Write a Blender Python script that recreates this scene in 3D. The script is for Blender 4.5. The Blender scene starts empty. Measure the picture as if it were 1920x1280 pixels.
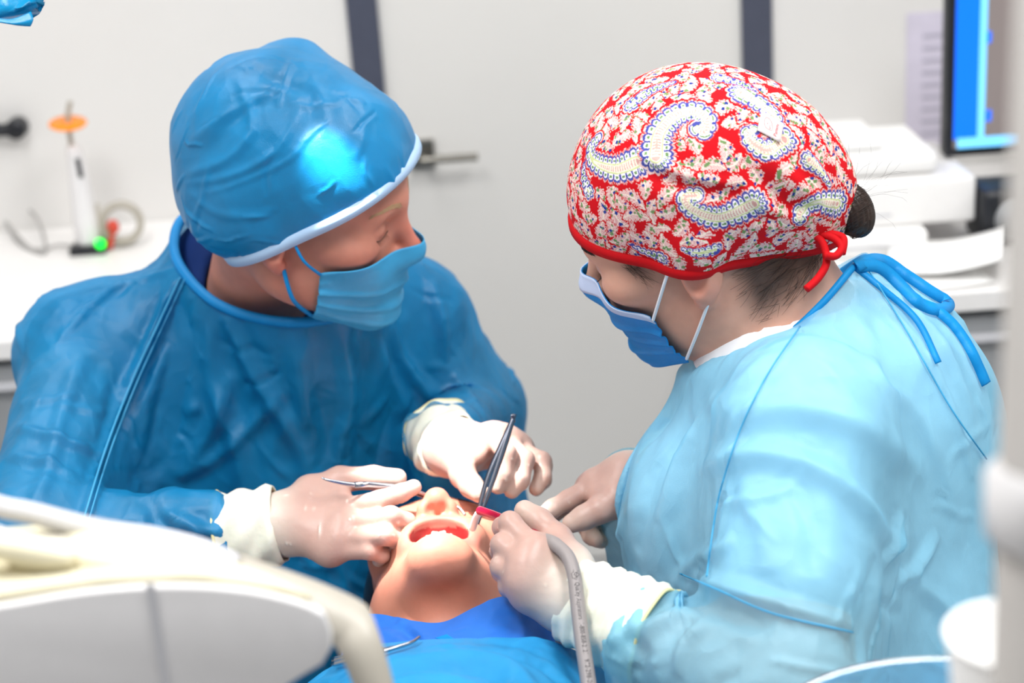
import bpy, math, random
import numpy as np
from mathutils import Vector, Matrix

random.seed(7)
RNG = np.random.default_rng(7)
scene = bpy.context.scene
col = scene.collection
PI = math.pi

# ------------------------------------------------------------------ camera
FPX = 3200.0                       # focal length in pixels of the 1920 px wide frame (60 mm lens)
CAM_POS = np.array([0.0, 0.0, 1.56])
PITCH, ROLL = math.radians(20.0), math.radians(-4.0)
CAM_M = Matrix.Rotation(math.radians(90) - PITCH, 4, 'X') @ Matrix.Rotation(ROLL, 4, 'Z')
CR = np.array(CAM_M.to_3x3())      # columns: camera right, up, back in world
cam_data = bpy.data.cameras.new('camera')
cam_data.lens, cam_data.sensor_width = 60.0, 36.0
cam_data.clip_start, cam_data.clip_end = 0.05, 50
cam_data.dof.use_dof = True
cam_data.dof.focus_distance = 1.48
cam_data.dof.aperture_fstop = 4.0
cam = bpy.data.objects.new('camera', cam_data)
cam.matrix_world = Matrix.Translation(Vector(CAM_POS)) @ CAM_M
col.objects.link(cam)
scene.camera = cam

# ------------------------------------------------------------------ world, large lights, exposure
world = bpy.data.worlds.new('world')
scene.world = world
world.use_nodes = True
world.node_tree.nodes['Background'].inputs[0].default_value = (0.93, 0.96, 1.0, 1)
world.node_tree.nodes['Background'].inputs[1].default_value = 0.40
scene.view_settings.view_transform = 'Standard'
scene.view_settings.look = 'None'
scene.view_settings.gamma = 1.0
scene.view_settings.use_curve_mapping = False
scene.view_settings.exposure = 0.0
scene.cycles.max_bounces = 10
scene.cycles.transparent_max_bounces = 16

CEIL = 2.75
def area_light(name, loc, sx, sy, power, target=None, color=(1, 1, 1)):
    l = bpy.data.lights.new(name, 'AREA')
    l.shape = 'RECTANGLE'; l.size = sx; l.size_y = sy; l.energy = power; l.color = color
    o = bpy.data.objects.new(name, l); col.objects.link(o)
    o.location = loc
    if target is not None:
        o.rotation_euler = (Vector(target) - Vector(loc)).to_track_quat('-Z', 'Y').to_euler()
    return o
PANELS = [(-0.75, 0.75), (0.75, 0.75), (-0.75, 2.2), (0.75, 2.2)]
for (x, y), w in zip(PANELS, (32, 37, 9, 9)):
    area_light('ceiling_panel_light', (x, y, CEIL - 0.06), 0.58, 1.18, w)

# ------------------------------------------------------------------ helpers: points and colours
def P(px, py, d):
    """world point seen at photo pixel (px, py), d metres in front of the camera"""
    c = np.array([(px - 960.0) / FPX * d, (640.0 - py) / FPX * d, -d])
    return CAM_POS + CR @ c
def PL(*pts):
    return np.array([P(*p) for p in pts])
def D(x, y, z):
    """direction given along camera right / up / back, as a unit world vector"""
    v = CR @ np.array([x, y, z], float)
    return v / np.linalg.norm(v)
def unit(v):
    v = np.asarray(v, float); return v / np.linalg.norm(v)
def lin(r, g, b):
    f = lambda c: c / 12.92 if c <= 0.04045 else ((c + 0.055) / 1.055) ** 2.4
    return np.array([f(r / 255), f(g / 255), f(b / 255)])
def smooth01(x):
    x = np.clip(x, 0, 1); return x * x * (3 - 2 * x)

# ------------------------------------------------------------------ helpers: materials
def nodes_of(m):
    return m.node_tree.nodes, m.node_tree.links
def mat(name, rgb, rough=0.5, metal=0.0, spec=0.5, noise=0.0, nscale=40, bump=0.0, bscale=200, bdist=0.002, sss=0.0,
        sssr=(0.01, 0.004, 0.002), attr=None, emit=None, estr=0, trans=0.0, ior=1.45, alpha=1.0, sheen=0.0, coat=0.0,
        stretch=None):
    m = bpy.data.materials.new(name); m.use_nodes = True
    N, L = nodes_of(m); b = N['Principled BSDF']
    c = lin(*rgb) if max(rgb) > 1.001 else np.array(rgb)
    b.inputs['Base Color'].default_value = (*c, 1)
    b.inputs['Roughness'].default_value = rough
    b.inputs['Metallic'].default_value = metal
    b.inputs['Specular IOR Level'].default_value = spec
    b.inputs['IOR'].default_value = ior
    b.inputs['Transmission Weight'].default_value = trans
    b.inputs['Alpha'].default_value = alpha
    b.inputs['Sheen Weight'].default_value = sheen
    b.inputs['Coat Weight'].default_value = coat
    tc = N.new('ShaderNodeTexCoord'); mp = N.new('ShaderNodeMapping')
    L.new(tc.outputs['Object'], mp.inputs['Vector'])
    if stretch: mp.inputs['Scale'].default_value = stretch
    src = None
    if attr:
        a = N.new('ShaderNodeAttribute'); a.attribute_name = attr; src = a.outputs['Color']
    if noise > 0:
        nz = N.new('ShaderNodeTexNoise'); nz.inputs['Scale'].default_value = nscale; nz.inputs['Detail'].default_value = 5
        L.new(mp.outputs['Vector'], nz.inputs['Vector'])
        mr = N.new('ShaderNodeMapRange'); mr.inputs[3].default_value = 1 - noise; mr.inputs[4].default_value = 1 + noise
        mr.inputs[1].default_value = 0.3; mr.inputs[2].default_value = 0.7
        L.new(nz.outputs['Fac'], mr.inputs[0])
        hs = N.new('ShaderNodeHueSaturation'); L.new(mr.outputs[0], hs.inputs['Value'])
        if src is not None: L.new(src, hs.inputs['Color'])
        else: hs.inputs['Color'].default_value = (*c, 1)
        src = hs.outputs['Color']
    if src is not None: L.new(src, b.inputs['Base Color'])
    if bump > 0:
        nb = N.new('ShaderNodeTexNoise'); nb.inputs['Scale'].default_value = bscale; nb.inputs['Detail'].default_value = 4
        L.new(mp.outputs['Vector'], nb.inputs['Vector'])
        bp = N.new('ShaderNodeBump'); bp.inputs['Strength'].default_value = bump; bp.inputs['Distance'].default_value = bdist
        L.new(nb.outputs['Fac'], bp.inputs['Height']); L.new(bp.outputs['Normal'], b.inputs['Normal'])
    if sss > 0:
        b.inputs['Subsurface Weight'].default_value = sss
        b.inputs['Subsurface Radius'].default_value = (1, 0.4, 0.25); b.inputs['Subsurface Scale'].default_value = 0.006
    if emit is not None:
        e = lin(*emit); b.inputs['Emission Color'].default_value = (*e, 1); b.inputs['Emission Strength'].default_value = estr
    return m
def sheer(name, rgb, rgb_trans, t_transp=0.25, t_transl=0.35, rough=0.45, bump=0.25, bscale=900, spec=0.3, crinkle=0.0,
          blotch=0.10, bl_scale=22, crumple=0.0):
    """thin non-woven fabric: reflective fibre layer, light passing through, and see-through gaps"""
    m = bpy.data.materials.new(name); m.use_nodes = True
    N, L = nodes_of(m); b = N['Principled BSDF']; out = N['Material Output']
    tc = N.new('ShaderNodeTexCoord')
    nz = N.new('ShaderNodeTexNoise'); nz.inputs['Scale'].default_value = bl_scale; nz.inputs['Detail'].default_value = 6
    L.new(tc.outputs['Object'], nz.inputs['Vector'])
    mr = N.new('ShaderNodeMapRange'); mr.inputs[1].default_value = 0.3; mr.inputs[2].default_value = 0.7
    mr.inputs[3].default_value = 1 - blotch; mr.inputs[4].default_value = 1 + blotch
    L.new(nz.outputs['Fac'], mr.inputs[0])
    hs = N.new('ShaderNodeHueSaturation'); hs.inputs['Color'].default_value = (*lin(*rgb), 1)
    L.new(mr.outputs[0], hs.inputs['Value']); L.new(hs.outputs['Color'], b.inputs['Base Color'])
    b.inputs['Roughness'].default_value = rough; b.inputs['Specular IOR Level'].default_value = spec
    fb = N.new('ShaderNodeTexNoise'); fb.inputs['Scale'].default_value = bscale; fb.inputs['Detail'].default_value = 3
    L.new(tc.outputs['Object'], fb.inputs['Vector'])
    bp = N.new('ShaderNodeBump'); bp.inputs['Strength'].default_value = bump; bp.inputs['Distance'].default_value = 0.001
    L.new(fb.outputs['Fac'], bp.inputs['Height']); nrm = bp.outputs['Normal']
    if crinkle > 0:
        cz = N.new('ShaderNodeTexNoise'); cz.inputs['Scale'].default_value = 38; cz.inputs['Detail'].default_value = 4
        cz.noise_type = 'RIDGED_MULTIFRACTAL'
        L.new(tc.outputs['Object'], cz.inputs['Vector'])
        b2 = N.new('ShaderNodeBump'); b2.inputs['Strength'].default_value = crinkle; b2.inputs['Distance'].default_value = 0.003
        L.new(cz.outputs['Fac'], b2.inputs['Height']); L.new(nrm, b2.inputs['Normal']); nrm = b2.outputs['Normal']
    if crumple > 0:
        wz = N.new('ShaderNodeTexNoise'); wz.inputs['Scale'].default_value = 9; wz.inputs['Detail'].default_value = 3
        L.new(tc.outputs['Object'], wz.inputs['Vector'])
        va = N.new('ShaderNodeVectorMath'); va.operation = 'MULTIPLY_ADD'; va.inputs[1].default_value = (0.09, 0.09, 0.09)
        L.new(wz.outputs['Color'], va.inputs[0]); L.new(tc.outputs['Object'], va.inputs[2])
        mpv = N.new('ShaderNodeMapping'); mpv.inputs['Scale'].default_value = (1, 1, 0.55); L.new(va.outputs[0], mpv.inputs['Vector'])
        for sc_, st_, ds_ in ((20, crumple, 0.010), (46, crumple * 0.8, 0.004)):
            vz = N.new('ShaderNodeTexVoronoi'); vz.feature = 'F1'; vz.inputs['Scale'].default_value = sc_; L.new(mpv.outputs[0], vz.inputs['Vector'])
            b3 = N.new('ShaderNodeBump'); b3.inputs['Strength'].default_value = st_; b3.inputs['Distance'].default_value = ds_
            L.new(vz.outputs['Distance'], b3.inputs['Height']); L.new(nrm, b3.inputs['Normal']); nrm = b3.outputs['Normal']
    L.new(nrm, b.inputs['Normal'])
    tl = N.new('ShaderNodeBsdfTranslucent'); tl.inputs['Color'].default_value = (*lin(*rgb_trans), 1); L.new(nrm, tl.inputs['Normal'])
    tp = N.new('ShaderNodeBsdfTransparent'); tp.inputs['Color'].default_value = (*(lin(*rgb_trans) * 0.5 + 0.5), 1)
    m1 = N.new('ShaderNodeMixShader'); m1.inputs[0].default_value = t_transl
    m2 = N.new('ShaderNodeMixShader'); m2.inputs[0].default_value = t_transp
    L.new(b.outputs[0], m1.inputs[1]); L.new(tl.outputs[0], m1.inputs[2])
    L.new(m1.outputs[0], m2.inputs[1]); L.new(tp.outputs[0], m2.inputs[2])
    L.new(m2.outputs[0], out.inputs['Surface'])
    return m

# ------------------------------------------------------------------ helpers: objects
def empty(name, loc, label=None, cat=None, group=None):
    o = bpy.data.objects.new(name, None); o.location = Vector(loc); o.empty_display_size = 0.05
    col.objects.link(o); tag(o, label, cat, group)
    return o
def tag(o, label=None, cat=None, group=None, kind=None):
    if label: o['label'] = label
    if cat: o['category'] = cat
    if group: o['group'] = group
    if kind: o['kind'] = kind
    return o
def mesh_obj(name, V, F, m, parent=None, colors=None, smooth=True, sub=0, solid=0.0, solid_off=0):
    """V: (n,3) world points; F: quads array or list of faces.  Linked as ONE mesh object."""
    me = bpy.data.meshes.new(name)
    V = np.asarray(V, float)
    base = np.zeros(3)
    if parent is not None: base = np.array(parent['_o']) if '_o' in parent else np.array(parent.location)
    if isinstance(F, np.ndarray):
        k = F.shape[1]
        me.vertices.add(len(V)); me.vertices.foreach_set('co', (V - base).astype(np.float32).ravel())
        me.loops.add(F.size); me.loops.foreach_set('vertex_index', F.astype(np.int32).ravel())
        me.polygons.add(len(F)); me.polygons.foreach_set('loop_start', np.arange(0, F.size, k, dtype=np.int32))
        me.update(calc_edges=True); me.validate()
    else:
        me.from_pydata([tuple(v) for v in (V - base)], [], [tuple(int(i) for i in f) for f in F]); me.update()
    if smooth: me.polygons.foreach_set('use_smooth', np.ones(len(me.polygons), dtype=bool))
    if colors is not None:
        a = me.color_attributes.new('Col', 'FLOAT_COLOR', 'POINT')
        c = np.ones((len(V), 4), np.float32); c[:, :3] = colors
        a.data.foreach_set('color', c.ravel())
    if m is not None: me.materials.append(m)
    o = bpy.data.objects.new(name, me); col.objects.link(o)
    if parent is not None: o.parent = parent
    if solid > 0:
        s = o.modifiers.new('solid', 'SOLIDIFY'); s.thickness = solid; s.offset = solid_off
    if sub:
        s = o.modifiers.new('sub', 'SUBSURF'); s.levels = sub; s.render_levels = sub
    return o
def origin_of(o):
    """world origin of a child so that sub-parts can be built in world coordinates"""
    p = np.zeros(3)
    while o is not None:
        p += np.array(o.location); o = o.parent
    return p
def part_of(parent, name, V, F, m, **kw):
    """a mesh in world coordinates under a parent that may itself be a child at zero offset"""
    base = origin_of(parent)
    o = mesh_obj(name, np.asarray(V, float) - base, F, m, None, **kw)
    o.parent = parent
    return o
def tube(path, r, seg=12, closed=False, cap=True, twist=None):
    """tube along a polyline; r scalar or per-point"""
    Pn = np.asarray(path, float); n = len(Pn); r = np.broadcast_to(np.asarray(r, float), (n,))
    if closed: T = np.roll(Pn, -1, 0) - np.roll(Pn, 1, 0)
    else: T = np.gradient(Pn, axis=0)
    T /= np.linalg.norm(T, axis=1)[:, None] + 1e-12
    a = np.array([0, 0, 1.0]) if abs(T[0][2]) < 0.9 else np.array([1.0, 0, 0])
    N = np.zeros_like(Pn); v = unit(np.cross(T[0], a))
    for i in range(n):
        v = v - T[i] * v.dot(T[i]); v = v / (np.linalg.norm(v) + 1e-12); N[i] = v
    B = np.cross(T, N)
    th = np.arange(seg) / seg * 2 * PI
    V = (Pn[:, None, :] + r[:, None, None] * (np.cos(th)[None, :, None] * N[:, None, :] + np.sin(th)[None, :, None] * B[:, None, :])).reshape(-1, 3)
    F = []
    m_ = n if closed else n - 1
    for i in range(m_):
        j = (i + 1) % n
        for k in range(seg):
            k2 = (k + 1) % seg
            F.append((i * seg + k, i * seg + k2, j * seg + k2, j * seg + k))
    if cap and not closed:
        F.append(tuple(range(seg))[::-1]); F.append(tuple((n - 1) * seg + k for k in range(seg)))
    return V, F
def spline(pts, n=60, closed=False):
    """Catmull-Rom through points"""
    p = np.asarray(pts, float); m_ = len(p); out = []
    segs = m_ if closed else m_ - 1
    per = max(2, int(math.ceil(n / segs)))
    g = (lambda i: p[i % m_]) if closed else (lambda i: p[min(max(i, 0), m_ - 1)])
    for i in range(segs):
        a, b, c, d = g(i - 1), g(i), g(i + 1), g(i + 2)
        for t in np.arange(per) / per:
            out.append(0.5 * ((2 * b) + (c - a) * t + (2 * a - 5 * b + 4 * c - d) * t ** 2 + (3 * b - a - 3 * c + d) * t ** 3))
    if not closed: out.append(p[-1])
    return np.array(out)
def join(*vf):
    V, F, k = [], [], 0
    for v, f in vf:
        V.append(np.asarray(v, float)); F += [tuple(int(i) + k for i in q) for q in f]; k += len(v)
    return np.vstack(V), F
def lathe(profile, c, seg=32, axis=None):
    """profile [(r, h)] turned about an axis through c"""
    ax = unit(axis) if axis is not None else np.array([0, 0, 1.0])
    e = unit(np.cross(ax, [1, 0, 0] if abs(ax[0]) < 0.9 else [0, 1, 0])); g = np.cross(ax, e)
    th = np.arange(seg) / seg * 2 * PI
    V = np.vstack([np.asarray(c) + h * ax + r * (np.cos(th)[:, None] * e + np.sin(th)[:, None] * g) for r, h in profile])
    F = [(i * seg + k, i * seg + (k + 1) % seg, (i + 1) * seg + (k + 1) % seg, (i + 1) * seg + k) for i in range(len(profile) - 1) for k in range(seg)]
    return V, F
def box(c, size, R=None, bevel=0.0):
    """box with chamfered edges: c centre, size, R 3x3 columns"""
    sx, sy, sz = np.asarray(size, float) / 2
    if bevel <= 0:
        V = np.array([(x, y, z) for x in (-sx, sx) for y in (-sy, sy) for z in (-sz, sz)])
        F = [(0, 1, 3, 2), (4, 6, 7, 5), (0, 4, 5, 1), (2, 3, 7, 6), (0, 2, 6, 4), (1, 5, 7, 3)]
    else:
        import bmesh
        bm = bmesh.new(); bmesh.ops.create_cube(bm, size=1.0)
        for v in bm.verts: v.co = Vector((v.co.x * 2 * sx, v.co.y * 2 * sy, v.co.z * 2 * sz))
        bmesh.ops.bevel(bm, geom=list(bm.edges), offset=bevel, segments=3, affect='EDGES', profile=0.5)
        bm.verts.index_update()
        V = np.array([v.co[:] for v in bm.verts]); F = [tuple(v.index for v in f.verts) for f in bm.faces]; bm.free()
    if R is not None: V = V @ np.asarray(R).T
    return V + np.asarray(c), F

# ------------------------------------------------------------------ helpers: implicit modelling
def smin(a, b, k):
    if k <= 0: return np.minimum(a, b)
    h = np.maximum(k - np.abs(a - b), 0) / k
    return np.minimum(a, b) - h * h * k * 0.25
def d_cone(p, a, b, ra, rb):
    a = np.asarray(a, float); ba = np.asarray(b, float) - a; l2 = ba.dot(ba) + 1e-12
    pa = p - a
    t = np.clip((pa @ ba) / l2, 0, 1)
    q = pa - t[..., None] * ba
    return np.sqrt((q * q).sum(-1)) - (ra + (rb - ra) * t)
def d_ell(p, c, r, R=None):
    q = p - np.asarray(c)
    if R is not None: q = q @ np.asarray(R)          # R columns = local axes in world
    r = np.asarray(r, float)
    k0 = np.sqrt(((q / r) ** 2).sum(-1)); k1 = np.sqrt(((q / (r * r)) ** 2).sum(-1)) + 1e-9
    return k0 * (k0 - 1) / k1
class Sdf:
    def __init__(s): s.ops = []
    def cone(s, a, b, ra, rb, k=0.0): s.ops.append(('u', lambda p: d_cone(p, a, b, ra, rb), np.minimum(a, b) - max(ra, rb), np.maximum(a, b) + max(ra, rb), k)); return s
    def chain(s, pts, rs, k=0.004):
        for i in range(len(pts) - 1): s.cone(np.asarray(pts[i]), np.asarray(pts[i + 1]), rs[i], rs[i + 1], k)
        return s
    def ell(s, c, r, R=None, k=0.0):
        c = np.asarray(c, float); m_ = max(r); s.ops.append(('u', lambda p: d_ell(p, c, r, R), c - m_, c + m_, k)); return s
    def cut_ell(s, c, r, R=None, k=0.0):
        c = np.asarray(c, float); m_ = max(r); s.ops.append(('s', lambda p: d_ell(p, c, r, R), c - m_, c + m_, k)); return s
    def cut_cone(s, a, b, ra, rb, k=0.0):
        a = np.asarray(a, float); b = np.asarray(b, float)
        s.ops.append(('s', lambda p: d_cone(p, a, b, ra, rb), np.minimum(a, b) - max(ra, rb), np.maximum(a, b) + max(ra, rb), k)); return s
    def cut_plane(s, c, n):                            # removes the side n points to
        c = np.asarray(c, float); n = unit(n); s.ops.append(('p', lambda p: (p - c) @ n, None, None, 0)); return s
    def group(s, other, k=0.0):                        # smooth union with another finished shape
        lo, hi = other.bounds(); s.ops.append(('u', other.eval, lo, hi, k)); return s
    def bounds(s):
        L = [o for o in s.ops if o[0] == 'u']
        return np.min([o[2] for o in L], 0), np.max([o[3] for o in L], 0)
    def eval(s, p):
        f = np.full(p.shape[:-1], 1.0)
        for kind, fn, lo, hi, k in s.ops:
            if kind == 'u': f = smin(f, fn(p), k)
            elif kind == 's': f = -smin(-f, fn(p), k)
            else: f = np.maximum(f, fn(p))
        return f
    def grid(s, h, lo=None, hi=None, pad=None, offset=0.0):
        b0, b1 = s.bounds(); pad = 3 * h + offset if pad is None else pad
        lo = b0 - pad if lo is None else np.asarray(lo, float); hi = b1 + pad if hi is None else np.asarray(hi, float)
        n = np.maximum(np.ceil((hi - lo) / h).astype(int) + 1, 4)
        ax = [lo[i] + np.arange(n[i]) * h for i in range(3)]
        Fg = np.full(tuple(n), 1.0, np.float32)
        for kind, fn, l, u, k in s.ops:
            if kind == 'p': sl = [slice(0, m_) for m_ in n]
            else:
                mrg = k + 4 * h + abs(offset) + 0.004
                i0 = np.clip(np.floor((l - mrg - lo) / h).astype(int), 0, n); i1 = np.clip(np.ceil((u + mrg - lo) / h).astype(int) + 1, 0, n)
                if np.any(i1 <= i0): continue
                sl = [slice(int(a), int(b)) for a, b in zip(i0, i1)]
            p = np.stack(np.meshgrid(ax[0][sl[0]], ax[1][sl[1]], ax[2][sl[2]], indexing='ij'), -1)
            d = fn(p); cur = Fg[tuple(sl)]
            if kind == 'u': Fg[tuple(sl)] = smin(cur, d, k)
            elif kind == 's': Fg[tuple(sl)] = -smin(-cur, d, k)
            else: Fg[tuple(sl)] = np.maximum(cur, d)
        return Fg - np.float32(offset), lo
    def mesh(s, h, lo=None, hi=None, offset=0.0, relax=2):
        Fg, l = s.grid(h, lo, hi, offset=offset)
        V, Q = surface_nets(Fg, l, h)
        return laplace(V, Q, relax, 0.4), Q
def surface_nets(Fg, lo, h):
    ins = Fg < 0
    nx, ny, nz = Fg.shape
    cnt = np.zeros((nx - 1, ny - 1, nz - 1), np.int8)
    corners = [(i, j, k) for i in (0, 1) for j in (0, 1) for k in (0, 1)]
    for (i, j, k) in corners: cnt += ins[i:nx - 1 + i, j:ny - 1 + j, k:nz - 1 + k]
    act = (cnt > 0) & (cnt < 8)
    I = np.argwhere(act)
    idx = np.full(act.shape, -1, np.int32); idx[act] = np.arange(len(I))
    vals = np.stack([Fg[I[:, 0] + c[0], I[:, 1] + c[1], I[:, 2] + c[2]] for c in corners], 1).astype(float)
    acc = np.zeros((len(I), 3)); num = np.zeros(len(I))
    for a in range(8):
        for b in range(a + 1, 8):
            ca, cb = np.array(corners[a]), np.array(corners[b])
            if np.abs(ca - cb).sum() != 1: continue
            fa, fb = vals[:, a], vals[:, b]
            mk = (fa < 0) != (fb < 0)
            t = np.where(mk, fa / np.where(mk, fa - fb, 1), 0)
            acc += np.where(mk[:, None], ca + t[:, None] * (cb - ca), 0); num += mk
    V = lo + (I + acc / num[:, None]) * h
    Q = []
    for ax in range(3):
        o1, o2 = [(1, 2), (2, 0), (0, 1)][ax]
        sa = [slice(None)] * 3; sb = [slice(None)] * 3
        sa[ax] = slice(0, -1); sb[ax] = slice(1, None)
        ch = ins[tuple(sa)] != ins[tuple(sb)]
        E = np.argwhere(ch)
        E = E[(E[:, o1] > 0) & (E[:, o2] > 0) & (E[:, o1] < Fg.shape[o1] - 1) & (E[:, o2] < Fg.shape[o2] - 1)]
        u1 = np.zeros(3, int); u1[o1] = 1; u2 = np.zeros(3, int); u2[o2] = 1
        c = [E - u1 - u2, E - u2, E, E - u1]
        q = np.stack([idx[x[:, 0], x[:, 1], x[:, 2]] for x in c], 1)
        flip = ~ins[E[:, 0], E[:, 1], E[:, 2]]
        q[flip] = q[flip][:, ::-1]
        Q.append(q)
    Q = np.vstack(Q); Q = Q[(Q >= 0).all(1)]
    return V, Q
def edges_of(Q):
    k = Q.shape[1]
    e = np.vstack([np.stack([Q[:, i], Q[:, (i + 1) % k]], 1) for i in range(k)])
    e.sort(1); return np.unique(e, axis=0)
def laplace(V, Q, it=1, w=0.5, keep=None, E=None):
    if it <= 0: return V
    if E is None: E = edges_of(Q)
    n = len(V); i, j = E.T
    deg = np.bincount(i, minlength=n) + np.bincount(j, minlength=n); deg = np.maximum(deg, 1)
    for _ in range(it):
        S = np.stack([np.bincount(i, V[j, c], n) + np.bincount(j, V[i, c], n) for c in range(3)], 1) / deg[:, None]
        N = V + w * (S - V)
        if keep is not None: N[keep] = V[keep]
        V = N
    return V
def normals(V, Q):
    a = V[Q[:, 2]] - V[Q[:, 0]]; b = V[Q[:, 3 % Q.shape[1]]] - V[Q[:, 1]]
    fn = np.cross(a, b); N = np.zeros_like(V)
    for k in range(Q.shape[1]):
        for c in range(3): N[:, c] += np.bincount(Q[:, k], fn[:, c], len(V))
    return N / (np.linalg.norm(N, axis=1)[:, None] + 1e-12)
def drop(V, Q, kill_v, extra=None):
    """remove faces touching flagged vertices, and loose vertices; returns V, Q, old index"""
    Q = Q[~kill_v[Q].any(1)]
    used = np.unique(Q); mp = np.full(len(V), -1); mp[used] = np.arange(len(used))
    return V[used], mp[Q], used
def boundary(Q):
    k = Q.shape[1]
    e = np.vstack([np.stack([Q[:, i], Q[:, (i + 1) % k]], 1) for i in range(k)]); e.sort(1)
    u, c = np.unique(e, axis=0, return_counts=True)
    return np.unique(u[c == 1])
def nearest_on(poly, pts, closed=True):
    """nearest points on a polyline"""
    A = poly; B = np.roll(poly, -1, 0) if closed else poly[1:]
    if not closed: A = poly[:-1]
    best = np.full(len(pts), 1e9); out = pts.copy(); par = np.zeros(len(pts))
    for i in range(len(A)):
        d = B[i] - A[i]; t = np.clip((pts - A[i]) @ d / (d @ d + 1e-12), 0, 1)
        q = A[i] + t[:, None] * d; r = np.linalg.norm(pts - q, axis=1)
        m_ = r < best; best[m_] = r[m_]; out[m_] = q[m_]; par[m_] = i + t[m_]
    return out, best, par
def sample_grid(Fg, lo, h, p):
    q = (p - lo) / h; n = np.array(Fg.shape)
    q = np.clip(q, 0, n - 1.001); i = q.astype(int); f = q - i
    out = 0
    for a in (0, 1):
        for b in (0, 1):
            for c in (0, 1):
                w = (f[:, 0] if a else 1 - f[:, 0]) * (f[:, 1] if b else 1 - f[:, 1]) * (f[:, 2] if c else 1 - f[:, 2])
                out = out + w * Fg[i[:, 0] + a, i[:, 1] + b, i[:, 2] + c]
    return out
def drape(V, Q, body, pin, steps=90, iters=8, slack=1.05, grav=0.0012, thick=0.004, h=0.008, noise=0.004, bend=0.04, damp=0.90, seed=1):
    """settle a cloth surface over a body: stretch limits on edges and diagonals, gravity, contact with the body"""
    rng = np.random.default_rng(seed)
    Fg, lo = body.grid(h, pad=0.06)
    Fg = np.minimum(Fg, 0.05); G = np.gradient(Fg, h)
    E0 = edges_of(Q); E = np.vstack([E0, Q[:, [0, 2]], Q[:, [1, 3]]]); i, j = E.T
    n = len(V); L0 = np.linalg.norm(V[j] - V[i], axis=1) * slack
    deg = np.maximum(np.bincount(i, minlength=n) + np.bincount(j, minlength=n), 1)
    free = ~pin; X = V + noise * rng.standard_normal(V.shape) * free[:, None]; Xo = X.copy()
    # smooth the random start so that it seeds broad folds
    X = laplace(X, Q, 2, 0.5, keep=pin); Xo = X.copy()
    g = np.array([0, 0, -1.0]) * grav
    def collide(X):
        f = sample_grid(Fg, lo, h, X)
        m_ = (f < thick) & free
        if m_.any():
            gr = np.stack([sample_grid(G[k], lo, h, X[m_]) for k in range(3)], 1)
            gr /= np.linalg.norm(gr, axis=1)[:, None] + 1e-9
            X[m_] += gr * (thick - f[m_])[:, None]
        return m_
    for s in range(steps):
        vel = (X - Xo) * damp; Xo = X.copy()
        sp = np.linalg.norm(vel, axis=1)[:, None]; vel *= np.minimum(1, 0.006 / (sp + 1e-9))
        X = X + (vel + g) * free[:, None]
        for it in range(iters):
            dv = X[j] - X[i]; l = np.linalg.norm(dv, axis=1) + 1e-9
            c = ((l - L0) / l * 0.5)[:, None] * dv
            c[l < L0] *= 0.5
            for k in range(3):
                X[:, k] += free * 2.2 * (np.bincount(i, c[:, k], n) - np.bincount(j, c[:, k], n)) / deg
            if it % 3 == 1: collide(X)
        X = laplace(X, Q, 1, bend, keep=pin, E=E0)
        m_ = collide(X)
        Xo[m_] = X[m_] - (X[m_] - Xo[m_]) * 0.3
    return X

# ------------------------------------------------------------------ materials of the room and equipment
M_TOOTH = mat('tooth enamel', (240, 232, 214), rough=0.25, spec=0.5)
M_GUM = mat('moist tongue', (186, 80, 84), rough=0.3, spec=0.6, bump=0.3, bscale=600, bdist=0.0008)
M_BIB = sheer('royal blue bib', (48, 124, 222), (60, 136, 230), 0.03, 0.2, rough=0.5, crinkle=0.1)
M_DRAPE = sheer('light blue drape', (52, 170, 224), (80, 190, 235), 0.22, 0.3, rough=0.4, crinkle=0.14, spec=0.45)
M_CHAIR = mat('dark blue upholstery', (18, 44, 84), rough=0.45, noise=0.06, bump=0.15, bscale=300)
M_WHITEPLASTIC = mat('white plastic', (226, 224, 224), rough=0.35, noise=0.02, bump=0.05, bscale=300)
M_CREAM = mat('cream silicone', (238, 230, 200), rough=0.5, noise=0.04)
M_GREIGE = mat('grey beige plastic', (176, 170, 158), rough=0.4, noise=0.05)
M_LIGHTGREY = mat('light grey plastic', (200, 200, 204), rough=0.35, noise=0.03)
M_STEELDARK = mat('brushed steel', (120, 124, 136), rough=0.3, metal=1.0, noise=0.08)
M_HOSE = mat('grey rubber hose', (146, 138, 136), rough=0.45, noise=0.03, bump=0.05)
M_REDTUBE = mat('red clear plastic', (214, 36, 76), rough=0.12, trans=0.6, ior=1.3)
M_REDSOLID = mat('red fluid', (190, 20, 44), rough=0.3)
M_INK = mat('black print', (34, 32, 36), rough=0.6)
M_WALL = mat('white wall paint', (226, 224, 221), rough=0.7, noise=0.012, nscale=6, bump=0.05, bscale=250)
M_DOORW = mat('white door laminate', (224, 222, 218), rough=0.45, noise=0.01, nscale=5)
M_FRAMEG = mat('dark grey aluminium', (74, 78, 94), rough=0.45, noise=0.04)
M_FLOOR = mat('grey vinyl floor', (176, 176, 176), rough=0.4, noise=0.06, nscale=30)
M_COUNTER = mat('white worktop', (236, 234, 232), rough=0.35, noise=0.015)
M_CABGREY = mat('grey cabinet front', (150, 152, 154), rough=0.45, noise=0.03)
M_BLACK = mat('black plastic', (26, 28, 34), rough=0.4, noise=0.1)
M_ORANGE = mat('orange light shield', (255, 140, 0), rough=0.25, noise=0.05)
M_SCREEN = mat('monitor screen', (0, 90, 230), rough=0.3, emit=(0, 118, 255), estr=0.9)
M_SCREEN2 = mat('pale screen bar', (120, 200, 255), rough=0.3, emit=(110, 205, 255), estr=0.9)
M_SCREEN3 = mat('grey screen area', (120, 110, 108), rough=0.4, emit=(128, 120, 118), estr=0.5)
M_PAPER = mat('white paper', (240, 239, 237), rough=0.8, noise=0.02)
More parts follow.
